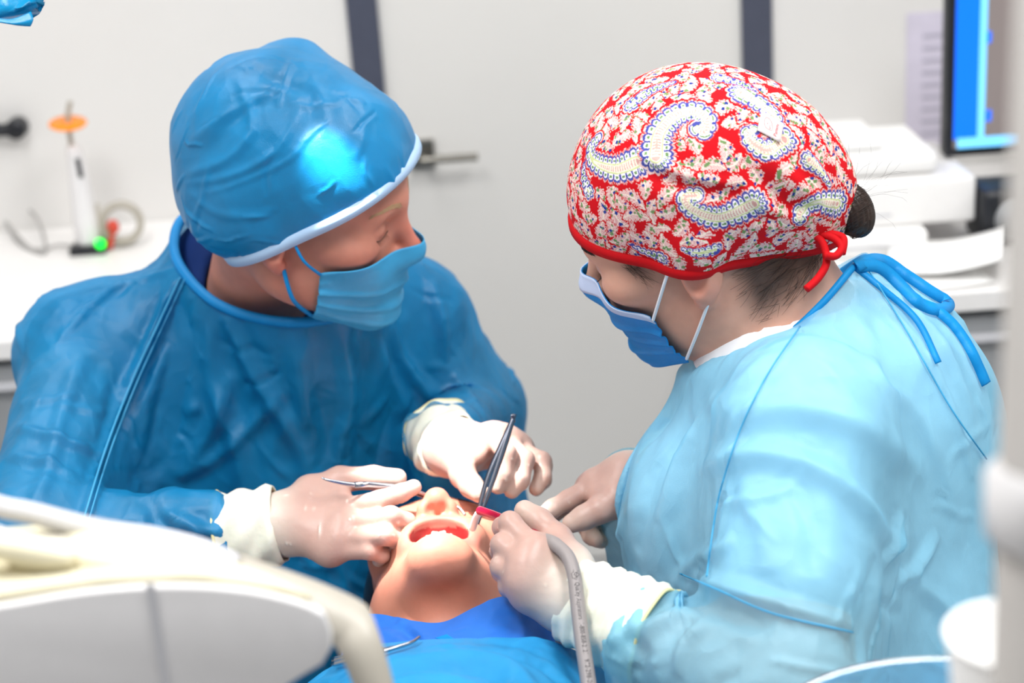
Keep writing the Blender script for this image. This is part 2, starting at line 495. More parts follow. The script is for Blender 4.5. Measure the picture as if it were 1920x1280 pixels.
M_LILAC = mat('lilac paper', (214, 208, 224), rough=0.8, noise=0.03)
M_GREENLED = mat('green indicator', (0, 230, 60), rough=0.3, emit=(0, 235, 60), estr=2.0)
M_CHROME = mat('satin nickel', (150, 146, 138), rough=0.3, metal=1.0)
M_GLASSB = mat('blue tinted glass', (170, 215, 238), rough=0.06, trans=0.9, ior=1.45)
M_CABLE = mat('grey cable', (170, 168, 166), rough=0.5)
M_REDP = mat('red plastic', (206, 70, 52), rough=0.4)
M_LAMPCOVER = sheer('cyan plastic sleeve', (0, 158, 214), (10, 170, 224), 0.05, 0.3, rough=0.25, crinkle=0.5, spec=0.6)
M_PANEL = mat('ceiling light diffuser', (255, 255, 255), rough=0.5, emit=(255, 255, 255), estr=1.2)
M_POLE = mat('grey painted metal', (158, 154, 150), rough=0.4, noise=0.02)
M_NOTICE = mat('faint notice text', (182, 178, 194), rough=0.8)

# ------------------------------------------------------------------ materials shared by the people
M_SKIN = mat('skin', (205, 150, 130), rough=0.5, spec=0.35, attr='Col', noise=0.06, nscale=60, bump=0.12, bscale=500, bdist=0.0006, sss=0.25)
M_GLOVE = mat('latex glove', (215, 195, 188), rough=0.38, spec=0.45, attr='Col', noise=0.05, nscale=50, bump=0.35, bscale=120, bdist=0.0012, sss=0.2)
M_CUFF = mat('latex cuff', (236, 232, 214), rough=0.42, spec=0.4, noise=0.04, nscale=60, bump=0.3, bscale=160, bdist=0.0015, sss=0.15)
M_GOWN_D = sheer('blue gown fabric', (18, 148, 206), (30, 165, 220), 0.26, 0.30, rough=0.42, crinkle=0.12, blotch=0.14, spec=0.6, crumple=0.55)
M_GOWN_N = sheer('pale blue gown fabric', (152, 218, 243), (176, 228, 248), 0.38, 0.32, rough=0.45, crinkle=0.16, blotch=0.10, spec=0.5, crumple=0.5)
M_BIND_D = sheer('blue binding', (14, 142, 212), (30, 140, 210), 0.04, 0.15, rough=0.45)
M_BIND_N = sheer('bright blue binding', (22, 160, 226), (40, 170, 232), 0.10, 0.30, rough=0.45)
M_CAP_D = sheer('blue cap fabric', (16, 144, 204), (20, 158, 216), 0.08, 0.22, rough=0.33, crinkle=0.14, bump=0.3, bscale=1300, blotch=0.16, spec=0.6, crumple=0.16)
M_CAPBAND = mat('pale cap band', (176, 206, 236), rough=0.6, bump=0.2, bscale=700, bdist=0.0006)
M_MASK = sheer('mask fabric', (74, 180, 230), (80, 180, 230), 0.0, 0.2, rough=0.42, bump=0.3, crinkle=0.15, crumple=0.15)
M_NAVY = mat('navy scrub cloth', (14, 42, 96), rough=0.8, spec=0.2, noise=0.1, bump=0.2, bscale=600, bdist=0.0006)
M_WHITE_CLOTH = mat('white shirt cloth', (232, 234, 238), rough=0.85, spec=0.2, noise=0.03, bump=0.2, bscale=500, bdist=0.0006)
M_BROW = mat('blond brow hair', (206, 172, 132), rough=0.5)
M_LASH = mat('brown lash', (92, 62, 48), rough=0.5)
M_SEAM = sheer('pale blue seam', (86, 186, 228), (90, 190, 230), 0.0, 0.3, rough=0.4)
M_HAIR = mat('dark brown hair', (46, 32, 26), rough=0.4, spec=0.5, noise=0.35, nscale=220, stretch=(1, 1, 1))
M_STEEL = mat('polished steel', (176, 180, 188), rough=0.2, metal=1.0, noise=0.05)
M_ELASTIC = mat('white elastic', (236, 240, 246), rough=0.7)

SKIN_A = lin(206, 140, 118); SKIN_B = lin(214, 164, 142); SKIN_C = lin(196, 130, 108); LIP = lin(176, 82, 78)

class Head:
    def __init__(s, o, r, f, u):
        f = unit(f); r = unit(np.asarray(r) - f * np.dot(r, f)); u = np.cross(r, f)
        s.O, s.R = np.asarray(o), np.stack([r, f, u], 1)
    def __call__(s, x, y, z): return s.O + s.R @ np.array([x, y, z], float)
    def loc(s, p): return (p - s.O) @ s.R
def head_sdf(H, open_mouth=False, sc=1.0):
    S = Sdf(); R = H.R
    e = lambda c, r, k: S.ell(H(*c), r, R, k)
    e((0, -0.012, 0.052), (0.073, 0.095, 0.078), 0)
    e((0, 0.052, 0.045), (0.058, 0.042, 0.05), 0.03)
    e((0, 0.045, -0.012), (0.060, 0.050, 0.058), 0.03)
    jz = -0.024 if open_mouth else 0.0
    e((0, 0.045, -0.062 + jz * 0.6), (0.047, 0.042, 0.04), 0.03)
    for s_ in (-1, 1):
        e((0.049 * s_, 0.006, -0.047 + jz * 0.4), (0.015, 0.032, 0.030), 0.03)
        S.cone(H(0.050 * s_, 0.0, -0.052 + jz * 0.4), H(0.016 * s_, 0.078, -0.094 + jz), 0.014, 0.013, 0.03)
        e((0.048 * s_, 0.060, -0.006), (0.020, 0.026, 0.017), 0.02)
        e((0.020 * s_, 0.080, -0.040 + jz * 0.3), (0.022, 0.018, 0.022), 0.02)
    e((0, 0.083, -0.092 + jz), (0.019, 0.018, 0.017), 0.02)
    S.cone(H(-0.036, 0.080, 0.030), H(0, 0.088, 0.029), 0.010, 0.010, 0.016); S.cone(H(0.036, 0.080, 0.030), H(0, 0.088, 0.029), 0.010, 0.010, 0.016)
    for s_ in (-1, 1):
        S.cut_ell(H(0.031 * s_, 0.101, 0.011), (0.017, 0.013, 0.011), R, 0.012)
        S.ell(H(0.032 * s_, 0.0785, 0.010), (0.0135, 0.0125, 0.011), R, 0.003)
        S.cone(H(0.021 * s_, 0.087, 0.004), H(0.044 * s_, 0.080, 0.003), 0.0025, 0.0022, 0.004)
    S.cone(H(0, 0.091, 0.020), H(0, 0.112, -0.020), 0.007, 0.0095, 0.012)
    e((0, 0.113, -0.023), (0.011, 0.010, 0.010), 0.008)
    for s_ in (-1, 1):
        e((0.0125 * s_, 0.102, -0.0275), (0.0075, 0.011, 0.008), 0.006)
        S.cut_ell(H(0.0065 * s_, 0.106, -0.036), (0.0042, 0.006, 0.006), R, 0.003)
    if not open_mouth:
        S.cone(H(-0.02, 0.090, -0.051), H(0.0, 0.099, -0.049), 0.005, 0.006, 0.006); S.cone(H(0.02, 0.090, -0.051), H(0.0, 0.099, -0.049), 0.005, 0.006, 0.006)
        S.cone(H(-0.018, 0.090, -0.061), H(0.0, 0.098, -0.062), 0.005, 0.0065, 0.006); S.cone(H(0.018, 0.090, -0.061), H(0.0, 0.098, -0.062), 0.005, 0.0065, 0.006)
    for s_ in (-1, 1):
        A = unit(H.R @ np.array([s_ * 0.9, -0.35, 0.0])); B = unit(H.R @ np.array([0, -0.25, 1.0])); C_ = np.cross(A, B)
        Re = np.stack([A, unit(np.cross(B, A)), B], 1)
        S.ell(H(0.0765 * s_, -0.010, -0.002), (0.0075, 0.0165, 0.030), Re, 0.005)
        S.ell(H(0.073 * s_, -0.001, -0.028), (0.006, 0.009, 0.011), Re, 0.005)
        S.cut_ell(H(0.0845 * s_, -0.006, 0.000), (0.0075, 0.0095, 0.019), Re, 0.003)
        S.cone(H(0.0785 * s_, 0.004, 0.002), H(0.0785 * s_, 0.004, -0.008), 0.0035, 0.0035, 0.003)
    return S

def on_skin(S, pts, lift=0.0003):
    """move points onto a skin surface"""
    p = np.array(pts, float); e = 0.0006
    for _ in range(4):
        f = S.eval(p); g = np.stack([S.eval(p + e * np.eye(3)[k]) - S.eval(p - e * np.eye(3)[k]) for k in range(3)], 1) / (2 * e)
        p = p - g * ((f - lift) / ((g * g).sum(1) + 1e-9))[:, None] * 0.8
    return p
def hairs(S, H, roots, dirs, L, r, lift=0.0004):
    """short hairs lying on skin: roots and directions in head space"""
    R_ = np.array([H(*q) for q in roots]); Dv = np.array([H.R @ (np.asarray(d, float) / np.linalg.norm(d)) for d in dirs]); L = np.broadcast_to(np.asarray(L, float), (len(R_),))[:, None]
    a = on_skin(S, R_, lift * 0.3); b = on_skin(S, a + Dv * L * 0.5, lift); c_ = on_skin(S, a + Dv * L, lift * 1.6)
    return join(*[tube(np.array([a[i], b[i], c_[i]]), [r, r * 0.9, r * 0.3], 4) for i in range(len(a))])
def brow(S, H, s_, rng, n=130, r=0.0002):
    k = rng.uniform(0, 1, n); roots = np.stack([s_ * (0.012 + 0.038 * k), 0.099 - 0.018 * k ** 1.5, 0.031 + 0.006 * np.sin(k * 2.6) + rng.uniform(-0.0028, 0.0028, n) * (1 - 0.6 * k)], 1)
    return hairs(S, H, roots, [(s_ * 0.8, 0.0, 0.45 - 0.7 * q) for q in k], rng.uniform(0.006, 0.010, n), r)
def hand_sdf(h, s=1.0, loose=1.0):
    """h: dict with wrist, forearm point and five finger chains (knuckle to tip)"""
    S = Sdf(); W = h['w']
    palm = Sdf()
    names = ['index', 'middle', 'ring', 'little']
    for n_ in names:
        k_ = h[n_][0]
        palm.cone(W, k_, 0.019 * s, 0.0125 * s, 0.016)
    for a, b in zip(names[:-1], names[1:]): palm.cone(h[a][0], h[b][0], 0.0115 * s, 0.0115 * s, 0.014)
    palm.cone(W, h['thumb'][0], 0.02 * s, 0.0165 * s, 0.016)
    palm.cone(h['thumb'][0], 0.5 * (h['thumb'][1] + h['index'][0]), 0.013 * s, 0.009 * s, 0.014)
    palm.cone(W, W + unit(h['f'] - W) * 0.05, 0.0255 * s, 0.027 * s, 0.018)
    S.group(palm, 0)
    rr = {'index': 0.0094, 'middle': 0.0096, 'ring': 0.0091, 'little': 0.0082}
    for n_ in names:
        c = h[n_]; r = rr[n_] * s
        f_ = Sdf(); f_.chain(c, [r * 1.1, r * 1.0, r * 0.9, r * 0.8], 0.004)
        S.group(f_, 0.0045)
    t = h['thumb']; f_ = Sdf(); f_.chain(t, [0.0155 * s, 0.0125 * s, 0.0108 * s, 0.0092 * s], 0.006)
    S.group(f_, 0.006)
    return S
def hand_from(px):
    return {k: (PL(*v) if isinstance(v, list) else P(*v)) for k, v in px.items()}
GLOVE_SKIN = lin(190, 155, 143); GLOVE_PALE = lin(216, 204, 190); GLOVE_WHITE = lin(240, 236, 224)
def build_glove(person, h, cuff_len=0.075, cuff_r=(0.034, 0.040), rolls=3, s=1.0, seed=0, flat=0.85, up=None):
    S = hand_sdf(h, s)
    ax = unit(h['f'] - h['w'])
    S.cut_plane(h['w'] + ax * 0.045, ax)
    V, Q = S.mesh(0.0017, relax=2)
    # thin stretched folds of the latex between knuckles and wrist
    rng = np.random.default_rng(seed)
    N = normals(V, Q)
    disp = np.zeros(len(V))
    names = ['index', 'middle', 'ring', 'little']
    folds = []
    for n_ in names:
        for t in (0, 1, 2):
            c = h[n_]; a = c[t] + (c[min(t + 1, 3)] - c[t]) * rng.uniform(0.05, 0.3)
            dr = unit(np.cross(c[min(t + 1, 3)] - c[max(t - 1, 0)] + 1e-6, rng.standard_normal(3)))
            folds.append((a - dr * 0.008, a + dr * 0.008, 0.0010, 0.0009))
    for _ in range(16):
        n_ = names[rng.integers(4)]; a = h['w'] + (h[n_][0] - h['w']) * rng.uniform(0.0, 1.0) + rng.standard_normal(3) * 0.008
        dr = unit(np.cross(ax, rng.standard_normal(3))) * rng.uniform(0.006, 0.016)
        folds.append((a - dr, a + dr, 0.0011, 0.0010))
    fold_w = np.zeros(len(V))
    for a, b, am, wd in folds:
        # project the fold line on the surface: use lateral distance only
        d = b - a; L_ = np.linalg.norm(d); d /= L_
        q = V - a; t = np.clip(q @ d, 0, L_); r = q - t[:, None] * d
        near = np.linalg.norm(r, axis=1) < 0.03
        rl = r - N * (r * N).sum(1)[:, None]
        w_ = np.exp(-(np.linalg.norm(rl, axis=1) / wd) ** 2) * near * np.sin(np.clip(t / L_, 0, 1) * PI)
        disp += am * w_; fold_w = np.maximum(fold_w, w_)
    V = V + N * disp[:, None]
    dw = (V - h['w']) @ ax
    t_ = smooth01((dw + 0.03) / 0.045)[:, None]
    tips = np.min([np.linalg.norm(V - h[n_][3], axis=1) for n_ in names + ['thumb']], 0)
    tt = smooth01(1 - tips / 0.03)[:, None] * 0.45
    c = GLOVE_SKIN * (1 - t_) + GLOVE_PALE * t_
    c = c * (1 - tt) + GLOVE_PALE * tt
    fw = (fold_w * 0.7)[:, None]; c = c * (1 - fw) + GLOVE_WHITE * fw
    g = part_of(person, 'glove', V, Q, M_GLOVE, colors=c)
    # cuff: gathered tube over the sleeve end
    n1, n2 = 30, 48
    e1 = unit(np.cross(ax, D(0, 0, 1))); e2 = np.cross(ax, e1)
    th = np.arange(n2) / n2 * 2 * PI; Vc = []
    for i in range(n1):
        t = i / (n1 - 1)
        base = cuff_r[0] + (cuff_r[1] - cuff_r[0]) * smooth01(t)
        if i < 3: base -= 0.003 * (1 - i / 3)
        ring = base + 0.0016 * math.sin(t * rolls * 2 * PI + 0.8) + 0.0015 * np.sin(3 * th + 5 * t + seed) * (0.4 + t) + 0.0012 * np.sin(7 * th + 11 * t + seed)
        ct = h['w'] + ax * (0.004 + cuff_len * t)
        Vc.append(ct + (ring * np.cos(th))[:, None] * e1 + (ring * flat * np.sin(th))[:, None] * e2)
    lastring = Vc[-1].copy()
    Vc = np.vstack(Vc)
    Fc = np.array([(i * n2 + k, i * n2 + (k + 1) % n2, (i + 1) * n2 + (k + 1) % n2, (i + 1) * n2 + k) for i in range(n1 - 1) for k in range(n2)])
    cf = part_of(g, 'cuff', Vc, Fc, M_CUFF, solid=0.0012)
    Vt, Ft = tube(lastring, 0.0016, 8, closed=True)
    part_of(cf, 'rolled_edge', Vt, Ft, M_ROLL)
    return g
M_ROLL = mat('rolled latex edge', (226, 216, 160), rough=0.45)

def mask_patch(H, S, phi=(-62, 62), ztop=lambda s: -0.012, zbot=lambda s: -0.112, n=(56, 44), off=0.004, blur=10, pleats=(0.35, 0.55, 0.72), y0=0.0, chin=0.0):
    """surgical mask sheet stretched over the lower face, bridging hollows"""
    na, nt = n
    ph = np.radians(np.linspace(phi[0], phi[1], na)); T = np.linspace(0, 1, nt)
    rho = np.zeros((na, nt)); org = np.zeros((na, nt, 3)); dirs = np.zeros((na, nt, 3))
    for i, a in enumerate(ph):
        s = a / max(abs(ph[0]), abs(ph[-1]))
        for j, t in enumerate(T):
            z = ztop(s) * (1 - t) + zbot(s) * t
            org[i, j] = (0, y0, z); dirs[i, j] = (math.sin(a), math.cos(a), -0.25 * t)
    dirs /= np.linalg.norm(dirs, axis=-1)[..., None]
    W0 = (org.reshape(-1, 3) @ H.R.T) + H.O; WD = dirs.reshape(-1, 3) @ H.R.T
    lo_, hi_ = np.full(len(W0), 0.03), np.full(len(W0), 0.17)
    rs = np.linspace(0.03, 0.16, 66); last = np.full(len(W0), 0.05)
    for r in rs:
        f = S.eval(W0 + WD * r); last = np.where(f < off, r, last)
    rho = last.reshape(na, nt) + 0.001
    r0 = rho.copy()
    for _ in range(blur):
        p = np.pad(rho, 1, mode='edge')
        rho = np.maximum(r0, 0.25 * (p[:-2, 1:-1] + p[2:, 1:-1] + p[1:-1, :-2] + p[1:-1, 2:]))
    for _ in range(3):
        p = np.pad(rho, 1, mode='edge'); rho = 0.5 * rho + 0.125 * (p[:-2, 1:-1] + p[2:, 1:-1] + p[1:-1, :-2] + p[1:-1, 2:])
    sarr = np.linspace(-1, 1, na)[:, None]
    for pl in pleats:
        rho += 0.0028 * np.clip(1 - np.abs(T[None, :] - pl - 0.04 * (1 - sarr ** 2)) / 0.045, 0, 1)
    rho += 0.0006 * np.sin(T * 40)[None, :] * (np.abs(sarr) > 0.86)
    X = (org + dirs * rho[..., None]).reshape(-1, 3) @ H.R.T + H.O
    F = np.array([(i * nt + j, (i + 1) * nt + j, (i + 1) * nt + j + 1, i * nt + j + 1) for i in range(na - 1) for j in range(nt - 1)])
    return X.reshape(na, nt, 3), F
def brim_curve(S, plane_c, n, axis_c, k=96, rmax=0.2):
    """where a plane meets a cap surface, found by marching outwards from the middle"""
    n = unit(n); c = axis_c - n * np.dot(axis_c - plane_c, n)
    e1 = unit(np.cross(n, D(0, 0, 1))); e2 = np.cross(n, e1)
    th = np.arange(k) / k * 2 * PI
    dr = np.cos(th)[:, None] * e1 + np.sin(th)[:, None] * e2
    R_ = np.linspace(0.02, rmax, 240); last = np.full(k, 0.02)
    for r in R_:
        f = S.eval(c + dr * r); last = np.where((f < 0) & (r - last < 0.02), r, last)
    for _ in range(2): last = 0.5 * last + 0.25 * (np.roll(last, 1) + np.roll(last, -1))
    return c + dr * last[:, None]
def band_strip(curve, n, w, off=0.0015, depth=0.0022):
    """flat ribbon of width w along a closed brim curve, n = up direction of the cap"""
    n = unit(n); c = curve.mean(0)
    out = curve - c; out -= (out @ n)[:, None] * n; out /= np.linalg.norm(out, axis=1)[:, None]
    rows = [curve + out * (off - depth) - n * 0.0006, curve + out * off - n * 0.0006, curve + out * (off + 0.0006) + n * w * 0.5, curve + out * (off - 0.0004) + n * w, curve + out * (off - depth) + n * w]
    m_ = len(curve); V = np.vstack(rows)
    F = np.array([(i * m_ + k, i * m_ + (k + 1) % m_, (i + 1) * m_ + (k + 1) % m_, (i + 1) * m_ + k) for i in range(len(rows) - 1) for k in range(m_)])
    return V, F
def ribbon(path, w, nrm, m, thick=0.0006):
    """flat strap: path polyline, width w (scalar or per point), nrm facing direction(s)"""
    p = np.asarray(path); T = np.gradient(p, axis=0); T /= np.linalg.norm(T, axis=1)[:, None]
    nr = np.broadcast_to(np.asarray(nrm, float), p.shape); sd = np.cross(T, nr); sd /= np.linalg.norm(sd, axis=1)[:, None] + 1e-9
    w = np.broadcast_to(np.asarray(w, float), (len(p),))[:, None]
    fn = np.cross(sd, T)
    V = np.vstack([p - sd * w / 2 - fn * thick, p - fn * thick * -0.4, p + sd * w / 2 - fn * thick])
    k = len(p)
    F = np.array([(r * k + i, r * k + i + 1, (r + 1) * k + i + 1, (r + 1) * k + i) for r in range(2) for i in range(k - 1)])
    return V, F
def snap_hole(V, Q, curve, inside, reach=0.09):
    """cut a hole in a cloth surface and pull its rim onto a clean curve"""
    V, Q, _ = drop(V, Q, inside(V)); V, Q = biggest(V, Q)
    b = boundary(Q); q, d, _ = nearest_on(curve, V[b])
    m_ = d < reach; V[b[m_]] = q[m_]
    pin = np.zeros(len(V), bool); pin[b[m_]] = True
    return V, Q, pin
def subdivide(V, Q, levels):
    """smooth subdivision through a temporary object"""
    o = mesh_obj('temporary', V, Q, None, sub=levels)
    dg = bpy.context.evaluated_depsgraph_get(); ev = o.evaluated_get(dg); me = ev.to_mesh()
    n = len(me.vertices); X = np.empty(n * 3, np.float32); me.vertices.foreach_get('co', X)
    L = np.empty(len(me.loops), np.int32); me.loops.foreach_get('vertex_index', L)
    ev.to_mesh_clear(); d = o.data; bpy.data.objects.remove(o); bpy.data.meshes.remove(d)
    return X.reshape(-1, 3).astype(float), L.reshape(-1, 4)
def to_px(V):
    c = (V - CAM_POS) @ CR
    d = -c[:, 2]; return np.stack([960 + FPX * c[:, 0] / d, 640 - FPX * c[:, 1] / d, d], 1)
class Surface:
    """looks up the outer point of a finished surface"""
    def __init__(s, V): s.V, s.p = V, to_px(V)
    def __call__(s, x, y, lift=0.0):
        for r in (8, 14, 25, 45, 90):
            m_ = (np.abs(s.p[:, 0] - x) < r) & (np.abs(s.p[:, 1] - y) < r)
            if m_.any(): return P(x, y, s.p[m_, 2].min() - lift)
        return P(x, y, np.median(s.p[:, 2]))
    def line(s, pts, n=24, lift=0.0):
        q = spline([(x, y, 0) for x, y in pts], n); return np.array([s(x, y, lift) for x, y, _ in q])
def crease(V, N, poly, amp, wd, taper=True):
    """height of a fold that follows a 3D polyline"""
    lo, hi = poly.min(0) - 4 * wd, poly.max(0) + 4 * wd
    idx = np.where(((V > lo) & (V < hi)).all(1))[0]; out = np.zeros(len(V))
    if len(idx) == 0: return out
    _, d, par = nearest_on(poly, V[idx], closed=False)
    t = par / max(len(poly) - 1, 1); env = np.sin(np.clip(t, 0.0, 1) * PI) ** 0.6 if taper else 1.0
    out[idx] = amp * env * (np.exp(-(d / wd) ** 2) - 0.35 * np.exp(-(d / (2.3 * wd)) ** 2))
    return out
def random_creases(V, N, n, length, amp, wd, rng, bias=None, spread=0.6, mask=None):
    """many small crinkles lying in the surface"""
    out = np.zeros(len(V)); cand = np.arange(len(V)) if mask is None else np.where(mask)[0]
    from mathutils.kdtree import KDTree
    kd = KDTree(len(V) // 3 + 1)
    for i in range(0, len(V), 3): kd.insert(V[i], i)
    kd.balance()
    for _ in range(n):
        i = cand[rng.integers(len(cand))]; p = V[i].copy(); nr = N[i]
        d = rng.standard_normal(3) if bias is None else bias + rng.standard_normal(3) * spread
        d = d - nr * (d @ nr); d = d / (np.linalg.norm(d) + 1e-9)
        L = length * rng.uniform(0.4, 1.3); k = 6; pts = [p]
        for _s in range(k):
            d = d + rng.standard_normal(3) * 0.18; d -= nr * (d @ nr); d /= np.linalg.norm(d) + 1e-9
            co, j, _d = kd.find(Vector(pts[-1] + d * L / k)); pts.append(np.array(co)); nr = N[j]
        out += crease(V, N, np.array(pts), amp * rng.uniform(0.5, 1.2) * (1 if rng.random() < 0.7 else -1), wd * rng.uniform(0.6, 1.4))
    return out
def crumple(V, n, amp, rng, squash=0.5, sharp=1.0):
    """crushed-cloth relief: facets that meet in ridges, longer along the hang of the cloth"""
    W = V * np.array([1, 1, squash]); W = W + 0.012 * np.sin(V[:, [1, 2, 0]] * 37) + 0.006 * np.sin(V[:, [2, 0, 1]] * 83)
    C = W[rng.integers(len(V), size=n)]; out = np.empty(len(V))
    for a in range(0, len(V), 20000):
        d = np.sqrt(np.maximum(((W[a:a + 20000, None, :] - C[None]) ** 2).sum(-1), 0)); d.sort(1); out[a:a + 20000] = d[:, 0]
    return amp * (out / out.mean() - 1.0)
def biggest(V, Q):
    """keep the largest connected piece"""
    E = edges_of(Q); lab = np.arange(len(V))
    for _ in range(4000):
        m_ = np.minimum(lab[E[:, 0]], lab[E[:, 1]]); old = lab.copy()
        np.minimum.at(lab, E[:, 0], m_); np.minimum.at(lab, E[:, 1], m_); lab = lab[lab]
        if (lab == old).all(): break
    u, c = np.unique(lab, return_counts=True)
    V2, Q2, _ = drop(V, Q, lab != u[c.argmax()]); return V2, Q2

# ================================================================== the dentist (blue cap, blue gown)
DENT = empty('person', (P(430, 1000, 1.85)[0], P(430, 1000, 1.85)[1], 0.0), 'person in blue gown and tall blue disposable cap bending over the patient', 'person')
HD = Head(CAM_POS + CR @ np.array([-0.206, 0.1346, -1.6859]), D(-0.2, -0.523, 0.828), D(0.971, -0.219, 0.097), None)
SD = head_sdf(HD)
neckD = P(480, 560, 1.83)
SD.cone(HD(0, -0.028, -0.02), neckD, 0.053, 0.054, 0.03)
SD.ell(P(540, 690, 1.87), (0.10, 0.07, 0.06), None, 0.06)
V, Q = SD.mesh(0.0022, lo=HD.O - 0.19, hi=HD.O + np.array([0.2, 0.2, 0.17]))
L_ = HD.loc(V)
c = np.broadcast_to(SKIN_A, V.shape).copy()
def tint(c, w, colr): return c * (1 - w[:, None]) + np.asarray(colr) * w[:, None]
g3 = lambda L, p, r: np.exp(-(((L - np.array(p)) / np.array(r)) ** 2).sum(1))
L_ = L_ * np.where(np.arange(3) == 0, np.sign(L_), 1)
c = tint(c, 0.45 * g3(L_, (0.0, 0.115, -0.022), (0.02, 0.02, 0.05)), lin(205, 96, 84))
c = tint(c, 0.35 * g3(L_, (0.05, 0.07, -0.02), (0.02, 0.03, 0.02)), lin(210, 110, 95))
c = tint(c, 0.5 * g3(L_, (0.078, 0.0, -0.02), (0.012, 0.025, 0.03)), lin(214, 118, 104))
c = tint(c, 0.5 * g3(L_ * [1, 1, 1], (0.033, 0.092, 0.004), (0.016, 0.012, 0.004)), lin(150, 88, 78))
body_mesh = [(V, Q, c)]

# body under the gown: scrub top
collarD = spline(PL((352, 402, 1.84), (327, 445, 1.81), (338, 500, 1.775), (400, 565, 1.74), (490, 598, 1.72), (590, 602, 1.715), (690, 572, 1.73), (735, 520, 1.80), (680, 440, 1.88), (520, 400, 1.92), (420, 385, 1.90)), 120, closed=True)
RS, LS = P(165, 660, 1.82), P(770, 600, 1.92)
RE, LE = P(60, 1010, 1.63), P(900, 765, 2.0)
RW, LW = P(470, 985, 1.635), P(838, 828, 1.735)
chest, belly, lap = P(490, 760, 1.92), P(520, 1090, 1.97), P(540, 1330, 1.97)
neck0 = P(520, 520, 1.83)
def torsoD(g):
    S = Sdf()
    S.cone(chest, belly, 0.115 + g, 0.13 + g * 1.3, 0.0).cone(belly, lap, 0.13 + g * 1.3, 0.15 + g * 2, 0.05)
    S.cone(RS, P(480, 600, 1.88), 0.052 + g, 0.075 + g, 0.05).cone(P(480, 600, 1.88), LS, 0.075 + g, 0.05 + g, 0.05)
    S.cone(RS, chest, 0.052 + g, 0.1 + g, 0.06).cone(LS, chest, 0.05 + g, 0.1 + g, 0.06)
    return S
def armsD(g, ends):
    S = Sdf()
    A = Sdf().cone(RS, RE, 0.052 + g * 1.1, 0.043 + g * 1.3, 0.0).cone(RE, ends[0], 0.043 + g * 1.2, 0.026 + g * 0.6, 0.03)
    B = Sdf().cone(LS, LE, 0.05 + g, 0.042 + g, 0.0).cone(LE, ends[1], 0.042 + g, 0.026 + g * 0.6, 0.03)
    return A, B
BD = torsoD(0.0)
BD.ell(P(485, 625, 1.87), (0.105, 0.07, 0.06), None, 0.05)
A, B = armsD(0.0, (RW, LW))
allD = Sdf().group(BD, 0).group(A, 0.015).group(B, 0.015)
SC = Sdf().group(BD, 0)
SC.cone(P(430, 500, 1.87), P(480, 620, 1.86), 0.062, 0.08, 0.04)
SC.cut_cone(P(640, 470, 1.69), P(640, 760, 1.70), 0.085, 0.012, 0.004).cut_cone(HD(0.0, -0.02, -0.02), neckD, 0.058, 0.056, 0.006)
SC.cut_plane(lap + [0, 0, 0.004], [0, 0, -1.0])
V, Q = SC.mesh(0.006, relax=3)
part_of(DENT, 'scrub_top', V, Q, M_NAVY)
V, Q = Sdf().group(A, 0).group(B, 0).mesh(0.006)
body_mesh.append((V, Q, np.broadcast_to(SKIN_A, V.shape)))
def merged(parts):
    Vs, Qs, Cs, k = [], [], [], 0
    for v, q, c_ in parts: Vs.append(v); Qs.append(q + k); Cs.append(c_); k += len(v)
    return np.vstack(Vs), np.vstack(Qs), np.vstack(Cs)
V, Q, c = merged(body_mesh)
part_of(DENT, 'body', V, Q, M_SKIN, colors=c)

# gown: inflated body, draped
cuffRD, cuffLD = P(385, 1000, 1.635), P(822, 812, 1.77)
GD = torsoD(0.02)
for p_ in collarD[::8]: GD.cone(p_, chest + 0.25 * (p_ - chest), 0.009, 0.09, 0.015)
A2, B2 = armsD(0.024, (cuffRD, cuffLD))
GD.group(A2, 0.02).group(B2, 0.03)
GD.cut_plane(lap, np.array([0, 0, -1.0]))
V, Q = GD.mesh(0.0105, relax=2)
def in_collar(X, grow=1.0):
    q = X - cc; a = np.arctan2(q @ e2, q @ e1); r = np.hypot(q @ e1, q @ e2)
    qc = curve_c - cc; ac = np.arctan2(qc @ e2, qc @ e1); rc = np.hypot(qc @ e1, qc @ e2); o = np.argsort(ac)
    R_ = np.interp(a, np.concatenate([ac[o] - 2 * PI, ac[o], ac[o] + 2 * PI]), np.tile(rc[o], 3))
    return (r < R_ * grow) & (q @ cn > -0.014)
def collar_frame(curve, toward):
    global cc, cn, e1, e2, curve_c
    curve_c = curve; cc = curve.mean(0); _, _, vt = np.linalg.svd(curve - cc)
    cn = vt[2] * np.sign(vt[2] @ (toward - cc)); e1, e2 = vt[0], vt[1]
collar_frame(collarD, HD.O)
V, Q, pin = snap_hole(V, Q, collarD, in_collar, 0.05)
def open_cuff(V, Q, c, ax, pin, r=0.05, rim=0.033):
    k = (((V - c) @ ax) > -0.002) & (np.linalg.norm(V - c, axis=1) < r * 1.5)
    V2, Q2, used = drop(V, Q, k); p2 = pin[used]
    b = boundary(Q2); m_ = (np.linalg.norm(V2[b] - c, axis=1) < r * 1.6); b = b[m_]
    q = V2[b] - c; t = q @ ax; q = q - t[:, None] * ax
    V2[b] = c - ax * 0.004 + q / (np.linalg.norm(q, axis=1)[:, None] + 1e-9) * rim
    p2[b] = True
    return V2, Q2, p2
axR = unit(RW - RE); axL = unit(LW - LE)
V, Q, pin = open_cuff(V, Q, cuffRD + axR * 0.03, axR, pin)
V, Q, pin = open_cuff(V, Q, cuffLD + axL * 0.03, axL, pin)
pin |= V[:, 2] < V[:, 2].min() + 0.03
V = drape(V, Q, allD, pin, steps=70, iters=8, slack=1.08, grav=0.0006, thick=0.009, noise=0.012, bend=0.02, seed=3)
V, Q = subdivide(V, Q, 2)
N = normals(V, Q); SG = Surface(V); rg = np.random.default_rng(11); h_ = np.zeros(len(V))
